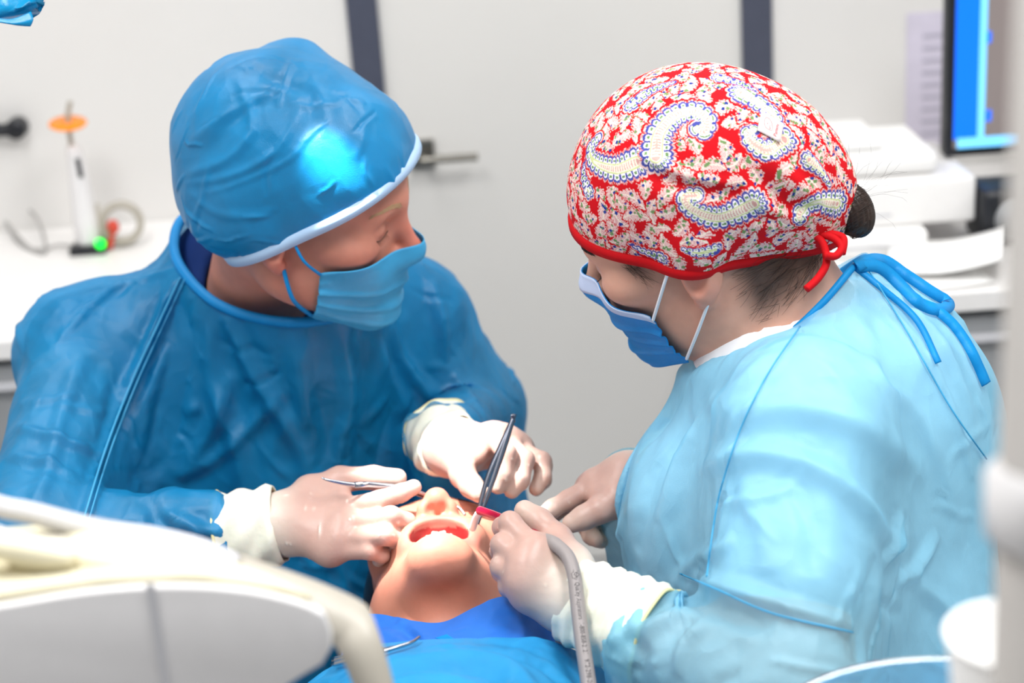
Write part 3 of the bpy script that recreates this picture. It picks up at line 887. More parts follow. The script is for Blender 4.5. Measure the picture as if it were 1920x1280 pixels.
for pts, am, wd in [([(330, 520), (290, 620), (235, 740), (190, 870), (150, 1000)], 0.006, 0.006), ([(345, 530), (300, 640), (250, 760), (215, 880)], -0.004, 0.006),
    ([(420, 590), (470, 690), (540, 800), (600, 930)], 0.006, 0.010), ([(395, 600), (400, 720), (440, 830), (470, 960)], 0.006, 0.012), ([(560, 640), (570, 760), (590, 870)], 0.006, 0.012),
    ([(640, 620), (660, 740), (640, 860)], 0.005, 0.010), ([(740, 590), (760, 680), (820, 760)], 0.006, 0.010), ([(690, 600), (740, 720), (790, 830)], 0.005, 0.012),
    ([(20, 790), (70, 810), (140, 830), (200, 850)], 0.004, 0.006), ([(15, 850), (80, 865), (150, 890)], 0.004, 0.007), ([(30, 750), (90, 745), (150, 740)], 0.003, 0.006),
    ([(340, 560), (330, 700), (300, 840), (260, 920)], -0.008, 0.014), ([(430, 700), (400, 800), (330, 900)], 0.005, 0.010), ([(540, 720), (470, 800), (400, 860), (340, 900)], 0.004, 0.008),
    ([(150, 580), (230, 530), (330, 500)], 0.003, 0.005), ([(110, 640), (180, 560), (270, 500)], 0.003, 0.005), ([(290, 950), (350, 985), (420, 1000)], 0.005, 0.007), ([(300, 1010), (360, 1030), (430, 1030)], 0.004, 0.006),
    ([(270, 930), (300, 980), (290, 1050)], -0.006, 0.010), ([(340, 960), (370, 1000), (360, 1050)], 0.004, 0.006), ([(810, 520), (830, 600), (840, 680)], 0.004, 0.008), ([(850, 700), (890, 740), (920, 790)], 0.004, 0.007),
    ([(770, 760), (800, 800), (810, 860)], -0.006, 0.010), ([(600, 1000), (640, 1080), (650, 1150)], 0.005, 0.010), ([(160, 660), (120, 760), (90, 880), (60, 960)], 0.004, 0.008)]:
    h_ += crease(V, N, SG.line(pts), am * 2.3, wd)
h_ += random_creases(V, N, 260, 0.07, 0.0044, 0.0045, rg, bias=np.array([0.1, 0.1, -1.0]), spread=0.7)
h_ += random_creases(V, N, 120, 0.04, 0.0018, 0.0022, rg) + crumple(V, 170, 0.0034, rg)
h_ = np.maximum(h_, -0.005); V = V + N * h_[:, None]; SGD = Surface(V)
gownD = part_of(DENT, 'gown', V, Q, M_GOWN_D)
bv, bf = tube(collarD, 0.0055, 10, closed=True)
part_of(gownD, 'neck_binding', bv, bf, M_BIND_D)

# cap
CD = Sdf()
CD.ell(HD(0, -0.014, 0.052), (0.083, 0.108, 0.092), HD.R).ell(HD(0, -0.04, 0.0), (0.085, 0.082, 0.06), HD.R, 0.04)
CD.ell(HD(0, 0.040, 0.055), (0.074, 0.058, 0.07), HD.R, 0.03)
CD.ell(P(500, 240, 1.70), (0.078, 0.07, 0.07), None, 0.06).cone(P(600, 260, 1.70), P(558, 122, 1.70), 0.06, 0.012, 0.04)
CD.cone(P(680, 275, 1.69), P(560, 120, 1.70), 0.04, 0.012, 0.04)
bp = [HD(0, 0.104, 0.069)]
nD = HD.R @ np.array([0.0, -0.60, 0.80])
capn = unit(nD)
CDc = Sdf().group(CD, 0).cut_plane(bp[0], -capn)
V, Q = CDc.mesh(0.0035, relax=1)
cut = np.abs((V - bp[0]) @ capn) < 0.0022
inner = cut & (CD.eval(V) < -0.004)
V, Q, _ = drop(V, Q, inner)
N = normals(V, Q)
# gathers and soft dents of the thin fabric
def fold(V, N, a, b, amp, wd):
    d = b - a; L2 = np.linalg.norm(d); d = d / L2; q = V - a; t = np.clip(q @ d, 0, L2); r = q - t[:, None] * d
    rl = r - N * (r * N).sum(1)[:, None]
    return amp * np.exp(-(np.linalg.norm(rl, axis=1) / wd) ** 2) * (np.linalg.norm(r, axis=1) < 0.03)
def fold_line(V, N, pts, amp, wd):
    out = np.zeros(len(V))
    for a, b in zip(pts[:-1], pts[1:]): 
        w_ = fold(V, N, a, b, amp, wd); out = np.where(np.abs(w_) > np.abs(out), w_, out)
    return out
disp = np.zeros(len(V))
FL = [([(330, 345), (430, 330), (520, 280), (560, 200)], 0.003, 0.004), ([(350, 270), (420, 215), (500, 170), (555, 110)], 0.004, 0.006),
      ([(340, 300), (400, 270), (460, 200), (540, 180)], -0.004, 0.010), ([(470, 120), (520, 150), (580, 170), (585, 195)], -0.004, 0.008),
      ([(555, 80), (530, 160), (520, 200)], 0.003, 0.004), ([(345, 360), (400, 400), (480, 405), (520, 390)], 0.002, 0.005),
      ([(560, 85), (600, 180), (610, 260)], 0.002, 0.006), ([(440, 135), (470, 230), (440, 300)], 0.003, 0.006), ([(690, 220), (680, 270), (665, 300)], 0.002, 0.005),
      ([(340, 330), (420, 300), (480, 240)], 0.003, 0.005), ([(350, 370), (430, 350), (540, 300), (585, 240)], 0.002, 0.003)]
V, Q = subdivide(V, Q, 1); N = normals(V, Q); SG = Surface(V); h_ = np.zeros(len(V))
for pts, am, wd in FL: h_ += crease(V, N, SG.line(pts), am, wd)
h_ += random_creases(V, N, 60, 0.05, 0.0018, 0.0028, rg) + crumple(V, 60, 0.0016, rg, 1.0)
V = V + N * h_[:, None]
capD = part_of(DENT, 'cap', V, Q, M_CAP_D)
bc = brim_curve(CD, bp[0], capn, CD.bounds()[0] * 0.5 + CD.bounds()[1] * 0.5)
Vb, Fb = band_strip(bc, capn, 0.0105, off=0.0066, depth=0.007)
part_of(capD, 'band', Vb, Fb, M_CAPBAND)
# mask
SDm = SD
Xm, Fm = mask_patch(HD, SDm, phi=(-66, 60), ztop=lambda s: -0.010 - 0.020 * abs(s) ** 1.5, zbot=lambda s: -0.106 + 0.036 * abs(s) ** 2)
maskD = part_of(DENT, 'face_mask', Xm.reshape(-1, 3), Fm, M_MASK, solid=0.001)
def loop(parent, a, b, c_, r=0.0013, m=None):
    Vt, Ft = tube(spline([a, 0.5 * (a + b) + c_, b], 24), r, 8); return part_of(parent, 'ear_loop', Vt, Ft, m)
rt, rb = Xm[-1, 1], Xm[-1, -3]
loop(maskD, rt, HD(0.078, 0.012, 0.010), HD.R[:, 0] * 0.009, 0.0016, m=M_BIND_D); loop(maskD, rb, HD(0.076, 0.006, -0.030), HD.R[:, 0] * 0.014, 0.0022, m=M_BIND_D)
lt, lb = Xm[0, 1], Xm[0, -3]
loop(maskD, lt, HD(-0.080, 0.004, 0.030), -HD.R[:, 0] * 0.006, m=M_BIND_D); loop(maskD, lb, HD(-0.080, -0.004, -0.018), -HD.R[:, 0] * 0.004, m=M_BIND_D)
# brows, lids
for s_ in (-1, 1):
    Vh, Fh = brow(SD, HD, s_, np.random.default_rng(8), 170, 0.00022); part_of(DENT, 'eyebrow', Vh, Fh, M_BROW)
    T_ = [tube(on_skin(SD, spline([HD(s_ * 0.0195, 0.0885, 0.0035), HD(s_ * 0.031, 0.0915, 0.0005), HD(s_ * 0.044, 0.0835, 0.0025)], 16), 0.0001), 0.0006, 6)]
    for k in np.linspace(0, 1, 18):
        b_ = on_skin(SD, [HD(s_ * (0.022 + 0.021 * k), 0.0910 - 0.008 * k ** 2, 0.001)], 0.0)[0]; d = HD.R @ np.array([s_ * 0.3 * k, 0.7, -0.6]); T_.append(tube(np.array([b_, b_ + d * 0.006]), [0.00018, 0.00005], 3))
    Vh, Fh = join(*T_); part_of(DENT, 'eyelash', Vh, Fh, M_LASH)
# stitched seams of the gown
for pts in ([(338, 520), (300, 600), (245, 720), (195, 850), (152, 990)],):
    V, F = tube(SGD.line(pts, 50, 0.0006), 0.0011, 6); part_of(gownD, 'seam', V, F, M_SEAM)
    V, F = tube(SGD.line([(x + 9, y + 3) for x, y in pts], 50, 0.0006), 0.0008, 6); part_of(gownD, 'seam', V, F, M_SEAM)
# gloves
handRD = hand_from({'w': (532, 982, 1.632), 'f': (440, 1000, 1.635),
  'thumb': [(582, 925, 1.652), (637, 899, 1.656), (700, 895, 1.65), (745, 896, 1.642)],
  'index': [(640, 955, 1.627), (712, 938, 1.612), (752, 924, 1.616), (776, 913, 1.625)],
  'middle': [(645, 985, 1.612), (733, 968, 1.592), (762, 978, 1.602), (764, 1000, 1.622)],
  'ring': [(638, 1013, 1.605), (722, 1003, 1.582), (747, 1013, 1.592), (744, 1033, 1.612)],
  'little': [(618, 1033, 1.605), (694, 1032, 1.588), (716, 1040, 1.595), (710, 1050, 1.612)]})
build_glove(DENT, handRD, 0.056, (0.0375, 0.041), 2, seed=1)
handLD = hand_from({'w': (848, 838, 1.715), 'f': (815, 810, 1.78),
  'thumb': [(858, 862, 1.69), (868, 890, 1.662), (884, 911, 1.648), (899, 925, 1.638)],
  'index': [(925, 818, 1.682), (950, 850, 1.642), (944, 890, 1.636), (934, 912, 1.636)],
  'middle': [(948, 828, 1.692), (984, 862, 1.652), (976, 900, 1.642), (960, 920, 1.642)],
  'ring': [(968, 842, 1.702), (1016, 864, 1.672), (1018, 893, 1.662), (1005, 916, 1.658)],
  'little': [(975, 850, 1.715), (1020, 872, 1.70), (1020, 900, 1.69), (1006, 918, 1.685)]})
build_glove(DENT, handLD, 0.055, (0.034, 0.038), 2, seed=2)

M_PAISLEY = mat('paisley cotton', (200, 20, 30), rough=0.8, spec=0.2, attr='Col', bump=0.25, bscale=1500, bdist=0.0004)
M_RED = mat('red cotton tape', (196, 12, 22), rough=0.75, spec=0.2, bump=0.25, bscale=1200, bdist=0.0004)
M_TAG = mat('white woven label', (240, 226, 226), rough=0.8, bump=0.2, bscale=1500, bdist=0.0003)
M_TAGRED = mat('red label thread', (190, 60, 70), rough=0.8)
M_MASKN = sheer('blue pleated mask', (40, 150, 226), (90, 180, 240), 0.0, 0.2, rough=0.55, bump=0.3)
M_MASKW = mat('pale mask edge', (196, 212, 240), rough=0.7, bump=0.3, bscale=500, bdist=0.0005)
def paisley(V, N, SG):
    """cotton print: red ground, lobed pale sprays with green and blue dots, curled paisleys with blue petals"""
    rng = np.random.default_rng(33)
    RED, PINK, ROSE = lin(206, 14, 26), lin(238, 202, 196), lin(196, 70, 90)
    CREAM, LIME, GREEN, BLUE, NAVYC, WHITE = lin(244, 234, 214), lin(206, 212, 150), lin(112, 146, 92), lin(72, 78, 160), lin(30, 58, 140), lin(246, 240, 244)
    C = np.broadcast_to(RED, V.shape).copy(); taken = np.zeros(len(V), bool); near_pz = np.zeros(len(V), bool)
    spines = [[(1190, 304), (1150, 317), (1110, 303), (1100, 278), (1116, 256)], [(1229, 292), (1234, 250), (1262, 216), (1300, 206), (1325, 222), (1322, 245), (1308, 240)],
              [(1412, 386), (1350, 410), (1296, 393), (1285, 370), (1306, 366)], [(1392, 170), (1425, 190), (1455, 215), (1462, 245)], [(1470, 262), (1440, 282), (1412, 268), (1402, 250), (1416, 243)],
              [(1575, 384), (1540, 382), (1502, 398), (1506, 418)], [(1235, 490), (1205, 478), (1178, 462)], [(1180, 190), (1215, 165), (1262, 148)], [(1270, 448), (1300, 462), (1330, 458)][:0] or [(1345, 470), (1310, 476), (1280, 470)],
              [(1520, 300), (1545, 320), (1560, 345)], [(1098, 360), (1088, 330), (1090, 300)], [(1350, 140), (1390, 150), (1420, 165)]]
    widths = [0.0125, 0.0135, 0.0125, 0.011, 0.0105, 0.012, 0.0075, 0.008, 0.006, 0.008, 0.007, 0.007]
    for pts, W in zip(spines, widths):
        poly = SG.line(pts, 40)
        lo, hi = poly.min(0) - 2.6 * W, poly.max(0) + 2.6 * W
        idx = np.where(((V > lo) & (V < hi)).all(1))[0]
        if not len(idx): continue
        qn, d, par = nearest_on(poly, V[idx], closed=False)
        seg = np.linalg.norm(np.diff(poly, axis=0), axis=1); cum = np.concatenate([[0], np.cumsum(seg)]); L = cum[-1]
        s = np.interp(par, np.arange(len(poly)), cum); t = s / L
        w = W * (1.05 - 0.55 * t)                                   # fat end to curled tip
        side = np.sign(((V[idx] - qn) * np.cross(np.gradient(poly, axis=0)[np.clip(par.astype(int), 0, len(poly) - 1)], N[idx])).sum(1))
        ang = np.where(t <= 0.001, np.arctan2((V[idx] - poly[0]) @ unit(np.cross(poly[1] - poly[0], N[idx[0]])), (V[idx] - poly[0]) @ unit(poly[1] - poly[0])) * W / 0.0055, 0)
        ph = s / 0.0056 * PI + ang * PI + side * 0.6
        lob = np.abs(np.sin(ph)); r = d / w; edge = 0.74 + 0.28 * lob ** 0.6
        m_ = r < edge + 0.22
        ii = idx[m_]; rr, ee, lb, sd = r[m_], edge[m_], lob[m_], s[m_]
        cc_ = np.broadcast_to(PINK, (len(ii), 3)).copy()                       # frayed pale fringe
        fr = rr > ee + 0.06; cc_[fr & (np.sin(sd * 6000) > 0.1)] = RED * 0.9 + PINK * 0.1
        cc_[rr < ee + 0.06] = BLUE
        pet = rr < ee - 0.13; cc_[pet] = WHITE
        cc_[pet & (lb < 0.42)] = BLUE
        cc_[pet & (np.abs(rr - 0.66) < 0.09) & (lb > 0.75)] = GREEN
        core = rr < 0.46; cc_[core] = CREAM
        cc_[core & (np.abs(rr - 0.40) < 0.045)] = LIME
        cc_[core & (rr < 0.30) & (np.sin(sd * 2600 + rr * 9) > 0.25)] = ROSE * 0.6 + CREAM * 0.4
        cc_[core & (rr < 0.13)] = ROSE * 0.5 + CREAM * 0.5
        C[ii] = cc_; taken[ii] = True
        near_pz[idx[r < edge + 0.42]] = True
    order = rng.permutation(len(V))[:9000]; cent = []
    for i in order:
        if near_pz[i]: continue
        p = V[i]
        if cent and np.min(((np.array(cent) - p) ** 2).sum(1)) < 0.0125 ** 2: continue
        cent.append(p); nr = N[i]
        a = rng.standard_normal(3); a -= nr * (a @ nr); a = unit(a); b = np.cross(nr, a)
        L = rng.uniform(0.009, 0.0145); idx = np.where(((V - p) ** 2).sum(1) < (L * 1.5) ** 2)[0]
        q = V[idx] - p; x, y = q @ a, q @ b + 0.35 * (q @ a) ** 2 / L * rng.choice([-1, 1])
        u_ = (x + L) / (2 * L); half = 0.0072 * np.clip(np.sin(np.clip(u_, 0, 1) * PI), 0, 1) ** 0.55 * (1.1 - 0.35 * u_)
        lobes = 0.5 + 0.5 * np.abs(np.sin((x * 0.9 + np.abs(y) * 0.9) / 0.0034 * PI)) ** 0.7 + 0.10 * np.sin((x - np.abs(y)) / 0.0007)
        inn = (u_ > 0) & (u_ < 1) & (np.abs(y) < half * lobes)
        halo = (u_ > -0.05) & (u_ < 1.05) & (np.abs(y) < half * lobes + 0.0016) & ~inn & ~near_pz[idx]
        C[idx[halo]] = RED
        k = inn & ~near_pz[idx]; ii = idx[k]; xx, yy = x[k], y[k]
        edge_d = half[k] * lobes[k] - np.abs(yy)
        cc_ = np.broadcast_to(PINK, (len(ii), 3)).copy()
        vein = np.abs(np.sin((xx * 0.8 + np.abs(yy) * 1.2) / 0.0017 * PI)) < 0.36
        cc_[vein & (edge_d > 0.0005)] = ROSE * 0.7 + PINK * 0.3
        cc_[(np.abs(yy) < 0.0005)] = CREAM
        for _ in range(7):
            dx, dy = rng.uniform(-0.75, 0.75) * L, rng.uniform(-0.0042, 0.0042); rd = rng.uniform(0.0009, 0.0016)
            dd = np.abs(xx - dx) + np.abs(yy - dy) * 0.9
            cc_[dd < rd * 1.3] = GREEN if rng.random() < 0.62 else NAVYC
        C[ii] = cc_; taken[ii] = True
    return C

# ================================================================== the assistant (paisley cap, pale gown)
NURS = empty('person', (P(1540, 1000, 1.55)[0], P(1540, 1000, 1.55)[1], 0.0), 'person in pale blue gown and red paisley cap holding a suction hose', 'person')
HN = Head(CAM_POS + CR @ np.array([0.1661, 0.1004, -1.5103]), D(0.21, 0.57, -0.794), D(-0.871, -0.261, -0.417), None)
SN = head_sdf(HN)
nkN = P(1500, 640, 1.54)
SN.cone(HN(0, -0.035, -0.02), nkN, 0.056, 0.062, 0.03)
SN.ell(P(1520, 680, 1.55), (0.09, 0.09, 0.05), None, 0.05)
V, Q = SN.mesh(0.0022, lo=HN.O - np.array([0.15, 0.16, 0.19]), hi=HN.O + np.array([0.19, 0.16, 0.14]))
L_ = HN.loc(V); L_ = L_ * np.where(np.arange(3) == 0, np.sign(L_), 1); c = np.broadcast_to(SKIN_B, V.shape).copy()
c = tint(c, 0.5 * g3(L_, (0.078, 0.0, -0.015), (0.012, 0.03, 0.03)), lin(222, 128, 110))
c = tint(c, 0.35 * g3(L_, (0.05, 0.06, -0.02), (0.02, 0.03, 0.025)), lin(214, 140, 122))
# short dark hair colour behind the ear and at the nape
hl = smooth01((-L_[:, 1] - 0.018) / 0.03) * smooth01((L_[:, 2] + 0.065 + 0.25 * np.abs(L_[:, 0])) / 0.035) * (L_[:, 1] < 0)
c = tint(c, 0.9 * hl, lin(44, 32, 27))
tl = g3(L_, (0.066, 0.042, 0.022), (0.02, 0.013, 0.022)); c = tint(c, 0.75 * tl, lin(60, 42, 36))
body_n = [(V, Q, c)]
RSn, LSn = P(1480, 700, 1.72), P(1510, 800, 1.385)
LEn, LWn = P(1470, 1300, 1.30), P(1090, 1150, 1.395)
REn, RWn = P(1330, 960, 1.74), P(1180, 908, 1.625)
chN, blN, lpN = P(1520, 900, 1.57), P(1540, 1150, 1.58), P(1540, 1420, 1.58)
collarN = spline(PL((1362, 664, 1.545), (1405, 655, 1.495), (1470, 632, 1.465), (1540, 570, 1.455), (1600, 500, 1.475), (1622, 482, 1.52), (1590, 500, 1.57), (1510, 560, 1.60), (1420, 630, 1.60)), 110, closed=True)
def torsoN(g):
    S = Sdf()
    S.cone(chN, blN, 0.125 + g * 1.3, 0.14 + g * 1.4, 0).cone(blN, lpN, 0.14 + g * 1.4, 0.15 + g * 2, 0.05)
    S.ell(P(1330, 960, 1.57), (0.075 + g, 0.09 + g, 0.08 + g), None, 0.05)
    S.ell(P(1640, 830, 1.57), (0.105 + g, 0.12 + g, 0.15 + g), None, 0.05)
    S.cone(RSn, P(1510, 740, 1.56), 0.052 + g, 0.08 + g, 0.05).cone(P(1510, 740, 1.56), LSn, 0.08 + g, 0.056 + g, 0.05)
    return S
def armsN(g, ends):
    A_ = Sdf().cone(LSn, LEn, 0.056 + g * 1.2, 0.046 + g * 1.8, 0).cone(LEn, ends[0], 0.046 + g * 1.6, 0.026 + g * 0.7, 0.04)
    B_ = Sdf().cone(RSn, REn, 0.052 + g, 0.043 + g, 0).cone(REn, ends[1], 0.042 + g, 0.026 + g * 0.6, 0.03)
    return A_, B_
BN = torsoN(0.0)
A, B = armsN(0.0, (LWn, RWn))
ST = Sdf().group(BN, 0).cone(P(1450, 650, 1.54), P(1520, 730, 1.56), 0.062, 0.09, 0.04).cone(LSn, 0.4 * LSn + 0.6 * LEn, 0.060, 0.056, 0.03)
ST.cut_cone(HN(0, -0.035, -0.02), P(1490, 628, 1.54), 0.062, 0.06, 0.004)
ST.cut_plane(lpN + [0, 0, 0.004], [0, 0, -1.0])
V, Q = ST.mesh(0.006, relax=3)
allN = Sdf().group(ST, 0).group(A, 0.015).group(B, 0.015)
part_of(NURS, 'shirt', V, Q, M_WHITE_CLOTH)
V, Q = Sdf().group(A, 0).group(B, 0).mesh(0.006)
body_n.append((V, Q, np.broadcast_to(SKIN_B, V.shape)))
V, Q, c = merged(body_n)
part_of(NURS, 'body', V, Q, M_SKIN, colors=c)
cuffLN, cuffRN = P(1232, 1208, 1.362), P(1200, 915, 1.65)
GN = torsoN(0.018)
for p_ in collarN[::8]: GN.cone(p_, chN + 0.3 * (p_ - chN), 0.008, 0.10, 0.015)
A2, B2 = armsN(0.022, (cuffLN, cuffRN))
GN.group(A2, 0.03).group(B2, 0.03)
GN.cut_plane(lpN, np.array([0, 0, -1.0]))
V, Q = GN.mesh(0.0095, relax=2)
collar_frame(collarN, HN.O)
V, Q, pin = snap_hole(V, Q, collarN, in_collar)
axl, axr = unit(LWn - LEn), unit(RWn - REn)
V, Q, pin = open_cuff(V, Q, cuffLN + axl * 0.03, axl, pin)
V, Q, pin = open_cuff(V, Q, cuffRN + axr * 0.03, axr, pin)
pin |= V[:, 2] < V[:, 2].min() + 0.03
V = drape(V, Q, allN, pin, steps=70, iters=8, slack=1.09, grav=0.0006, thick=0.009, noise=0.012, bend=0.02, seed=5)
V, Q = subdivide(V, Q, 2)
N = normals(V, Q); SG = Surface(V); rg = np.random.default_rng(12); h_ = np.zeros(len(V))
for pts, am, wd in [([(1480, 640), (1420, 740), (1370, 860), (1345, 960), (1320, 1080)], 0.005, 0.004), ([(1440, 680), (1330, 760), (1270, 860), (1230, 980)], 0.007, 0.012),
    ([(1400, 690), (1290, 800), (1220, 920), (1190, 1040)], -0.006, 0.012), ([(1300, 880), (1400, 850), (1520, 870), (1640, 960), (1690, 1040)], 0.007, 0.010),
    ([(1330, 780), (1480, 760), (1620, 800), (1740, 900)], 0.005, 0.012), ([(1380, 900), (1420, 980), (1440, 1080)], 0.004, 0.010), ([(1470, 880), (1520, 980), (1520, 1080)], -0.005, 0.012),
    ([(1290, 1080), (1360, 1100), (1480, 1140), (1620, 1180)], 0.006, 0.007), ([(1270, 1110), (1340, 1140), (1450, 1180)], -0.005, 0.008), ([(1650, 1040), (1640, 1100), (1615, 1180), (1610, 1250)], -0.005, 0.012),
    ([(1690, 960), (1680, 1020), (1665, 1060)], 0.007, 0.007), ([(1760, 1000), (1720, 1060), (1680, 1090)], 0.006, 0.007), ([(1700, 1080), (1760, 1130), (1800, 1180)], 0.005, 0.008),
    ([(1620, 520), (1720, 640), (1790, 780), (1830, 900)], 0.004, 0.005), ([(1660, 520), (1760, 640), (1830, 780)], 0.004, 0.006), ([(1600, 560), (1660, 700), (1740, 820), (1800, 960)], 0.004, 0.010),
    ([(1300, 1130), (1240, 1160), (1190, 1200)], 0.006, 0.008), ([(1330, 1160), (1280, 1210), (1270, 1270)], 0.005, 0.007), ([(1200, 1130), (1180, 1180), (1120, 1210)], 0.004, 0.005), ([(1180, 1080), (1220, 1110), (1300, 1100)], 0.004, 0.006),
    ([(1160, 1180), (1200, 1220), (1190, 1270)], -0.005, 0.008), ([(1370, 1010), (1290, 1060), (1250, 1120)], 0.005, 0.007)]:
    h_ += crease(V, N, SG.line(pts), am * 1.9, wd)
h_ += random_creases(V, N, 260, 0.07, 0.0040, 0.0045, rg, bias=np.array([-0.2, 0.1, -1.0]), spread=0.8)
h_ += random_creases(V, N, 120, 0.04, 0.0018, 0.0022, rg) + crumple(V, 150, 0.0036, rg)
h_ = np.maximum(h_, -0.005); V = V + N * h_[:, None]; SGN = Surface(V)
gownN = part_of(NURS, 'gown', V, Q, M_GOWN_N)
bv, bf = tube(collarN, 0.0032, 10, closed=True)
part_of(gownN, 'neck_binding', bv, bf, M_BIND_N)

def tie(parent, name, pts, w, m, lift=0.003, S=None, d=None, n=40, face=None):
    path = S.line(pts, n, lift) if S is not None else spline(PL(*[(x, y, d if np.isscalar(d) else d[i]) for i, (x, y) in enumerate(pts)]), n)
    if S is not None:
        for _ in range(3): path[1:-1] = 0.5 * path[1:-1] + 0.25 * (path[:-2] + path[2:])
    Vr, Fr = ribbon(path, w, D(0.1, 0.3, 1) if face is None else face, m)
    return part_of(parent, name, Vr, Fr, m, solid=0.0006)
tie(gownN, 'tie', [(1606, 498), (1650, 484), (1700, 515), (1745, 545), (1774, 562)], 0.011, M_BIND_N, 0.008, SGN)
tie(gownN, 'tie', [(1606, 498), (1650, 500), (1690, 535), (1725, 568), (1760, 580), (1780, 572), (1774, 556)], 0.0115, M_BIND_N, 0.006, SGN)
tie(gownN, 'tie', [(1757, 580), (1790, 610), (1822, 658), (1850, 720)], 0.0095, M_BIND_N, 0.004, SGN)
tie(gownN, 'tie', [(1606, 502), (1660, 545), (1720, 600), (1760, 680)], 0.006, M_BIND_N, 0.002, SGN)

for pts in ([(1500, 612), (1440, 700), (1390, 800), (1356, 900), (1340, 970), (1325, 1080)], [(1275, 1075), (1345, 1105), (1450, 1150), (1600, 1185)], [(1625, 500), (1700, 620), (1780, 760), (1850, 860)]):
    V, F = tube(SGN.line(pts, 50, 0.0003), 0.0008, 6); part_of(gownN, 'seam', V, F, M_SEAM)
# cap with printed paisleys
CN = Sdf()
CN.ell(HN(0, -0.014, 0.050), (0.082, 0.106, 0.091), HN.R).ell(P(1465, 330, 1.475), (0.052, 0.055, 0.055), None, 0.05)
CN.ell(HN(0, 0.040, 0.050), (0.068, 0.0595, 0.058), HN.R, 0.012)
for s_ in (-1, 1): CN.ell(HN(0.073 * s_, -0.010, 0.020), (0.0165, 0.024, 0.024), HN.R, 0.02)
CN.ell(P(1530, 385, 1.475), (0.026, 0.024, 0.03), None, 0.045).ell(P(1300, 300, 1.50), (0.085, 0.085, 0.075), None, 0.04)
capnN = HN.R @ np.array([0.0, -0.42, 0.907]); bpN = HN(0, 0.1, 0.049)
CNc = Sdf().group(CN, 0).cut_plane(bpN, -capnN)
V, Q = CNc.mesh(0.003, relax=1)
V, Q, _ = drop(V, Q, (np.abs((V - bpN) @ capnN) < 0.0019) & (CN.eval(V) < -0.004))
V, Q = subdivide(V, Q, 1); N = normals(V, Q); SG = Surface(V); h_ = np.zeros(len(V))
for pts, am, wd in [([(1190, 285), (1240, 310), (1300, 335), (1390, 350)], 0.005, 0.006), ([(1200, 320), (1290, 350), (1400, 365)], -0.005, 0.009), ([(1400, 350), (1440, 390), (1500, 410), (1560, 400)], 0.004, 0.007),
    ([(1420, 250), (1470, 320), (1530, 370), (1570, 385)], 0.005, 0.008), ([(1390, 300), (1430, 340), (1480, 390), (1540, 400)], -0.005, 0.008), ([(1470, 240), (1530, 310), (1575, 360)], 0.004, 0.007),
    ([(1500, 420), (1460, 430), (1400, 425)], 0.003, 0.006), ([(1520, 260), (1560, 330), (1580, 370)], -0.003, 0.006)]:
    h_ += crease(V, N, SG.line(pts), am, wd)
V = V + N * h_[:, None]
V, Q = subdivide(V, Q, 1); N = normals(V, Q); SG = Surface(V)
PAT = paisley(V, N, SG)
capN = part_of(NURS, 'cap', V, Q, M_PAISLEY, colors=PAT)
bcN = brim_curve(CN, bpN, capnN, CN.bounds()[0] * 0.5 + CN.bounds()[1] * 0.5)
Vb, Fb = band_strip(bcN, capnN, 0.0088, off=0.0060, depth=0.007)
part_of(capN, 'band', Vb, Fb, M_RED)
for pts, w in [([(1520, 436), (1542, 455), (1550, 490), (1535, 520), (1512, 542)], 0.0075), ([(1528, 436), (1562, 446), (1578, 464), (1566, 480), (1546, 478)], 0.0075), ([(1548, 438), (1580, 446), (1578, 476)], 0.008)]:
    pth = spline(PL(*[(x, y, 1.447 - 0.004 * i) for i, (x, y) in enumerate(pts)]), 30)
    Vt, Ft = tube(pth, w * 0.45, 10); part_of(capN, 'tie_string', Vt, Ft, M_RED)
# woven label on the cap
tg = [SG(x, y, 0.0012) for x, y in ((1428, 208), (1470, 232), (1463, 267), (1420, 244))]
tu, tv = np.linspace(0, 1, 6), np.linspace(0, 1, 6)
Vl = np.array([(tg[0] * (1 - a) + tg[1] * a) * (1 - b) + (tg[3] * (1 - a) + tg[2] * a) * b for b in tv for a in tu])
Fl = [(j * 6 + i, j * 6 + i + 1, (j + 1) * 6 + i + 1, (j + 1) * 6 + i) for j in range(5) for i in range(5)]
lab = part_of(capN, 'label_tag', Vl, np.array(Fl), M_TAG, solid=0.0004)
ln = unit(np.cross(tg[1] - tg[0], tg[3] - tg[0])); ln *= np.sign(ln @ (CAM_POS - tg[0]))
def on_tag(a, b): return (tg[0] * (1 - a) + tg[1] * a) * (1 - b) + (tg[3] * (1 - a) + tg[2] * a) * b + ln * 0.0005
Lf = spline([on_tag(a, b) for a, b in ((0.2, 0.25), (0.32, 0.16), (0.47, 0.26), (0.56, 0.48), (0.56, 0.66), (0.44, 0.68), (0.30, 0.66), (0.2, 0.48))], 40, closed=True)
marks = [tube(Lf, 0.00014, 5, closed=True), tube(np.array([on_tag(0.33, 0.42), on_tag(0.35, 0.45)]), 0.0003, 6), tube(spline([on_tag(0.46, 0.44), on_tag(0.44, 0.52), on_tag(0.48, 0.58)], 10), 0.00014, 5), tube(np.array([on_tag(0.46, 0.62), on_tag(0.5, 0.6)]), 0.00022, 6)]
Vl, Fl = join(*marks); part_of(lab, 'emblem', Vl, Fl, M_TAGRED)
def text_mesh(txt, size):
    cu = bpy.data.curves.new('temporary', 'FONT'); cu.body = txt; cu.size = size; cu.resolution_u = 2
    o = bpy.data.objects.new('temporary', cu); col.objects.link(o)
    me = o.evaluated_get(bpy.context.evaluated_depsgraph_get()).to_mesh()
    Vx = np.array([v.co[:] for v in me.vertices]); Fx = [tuple(p.vertices) for p in me.polygons]
    o.to_mesh_clear(); bpy.data.objects.remove(o); bpy.data.curves.remove(cu)
    return Vx, Fx
Vx, Fx = text_mesh('Pammi', 1.0)
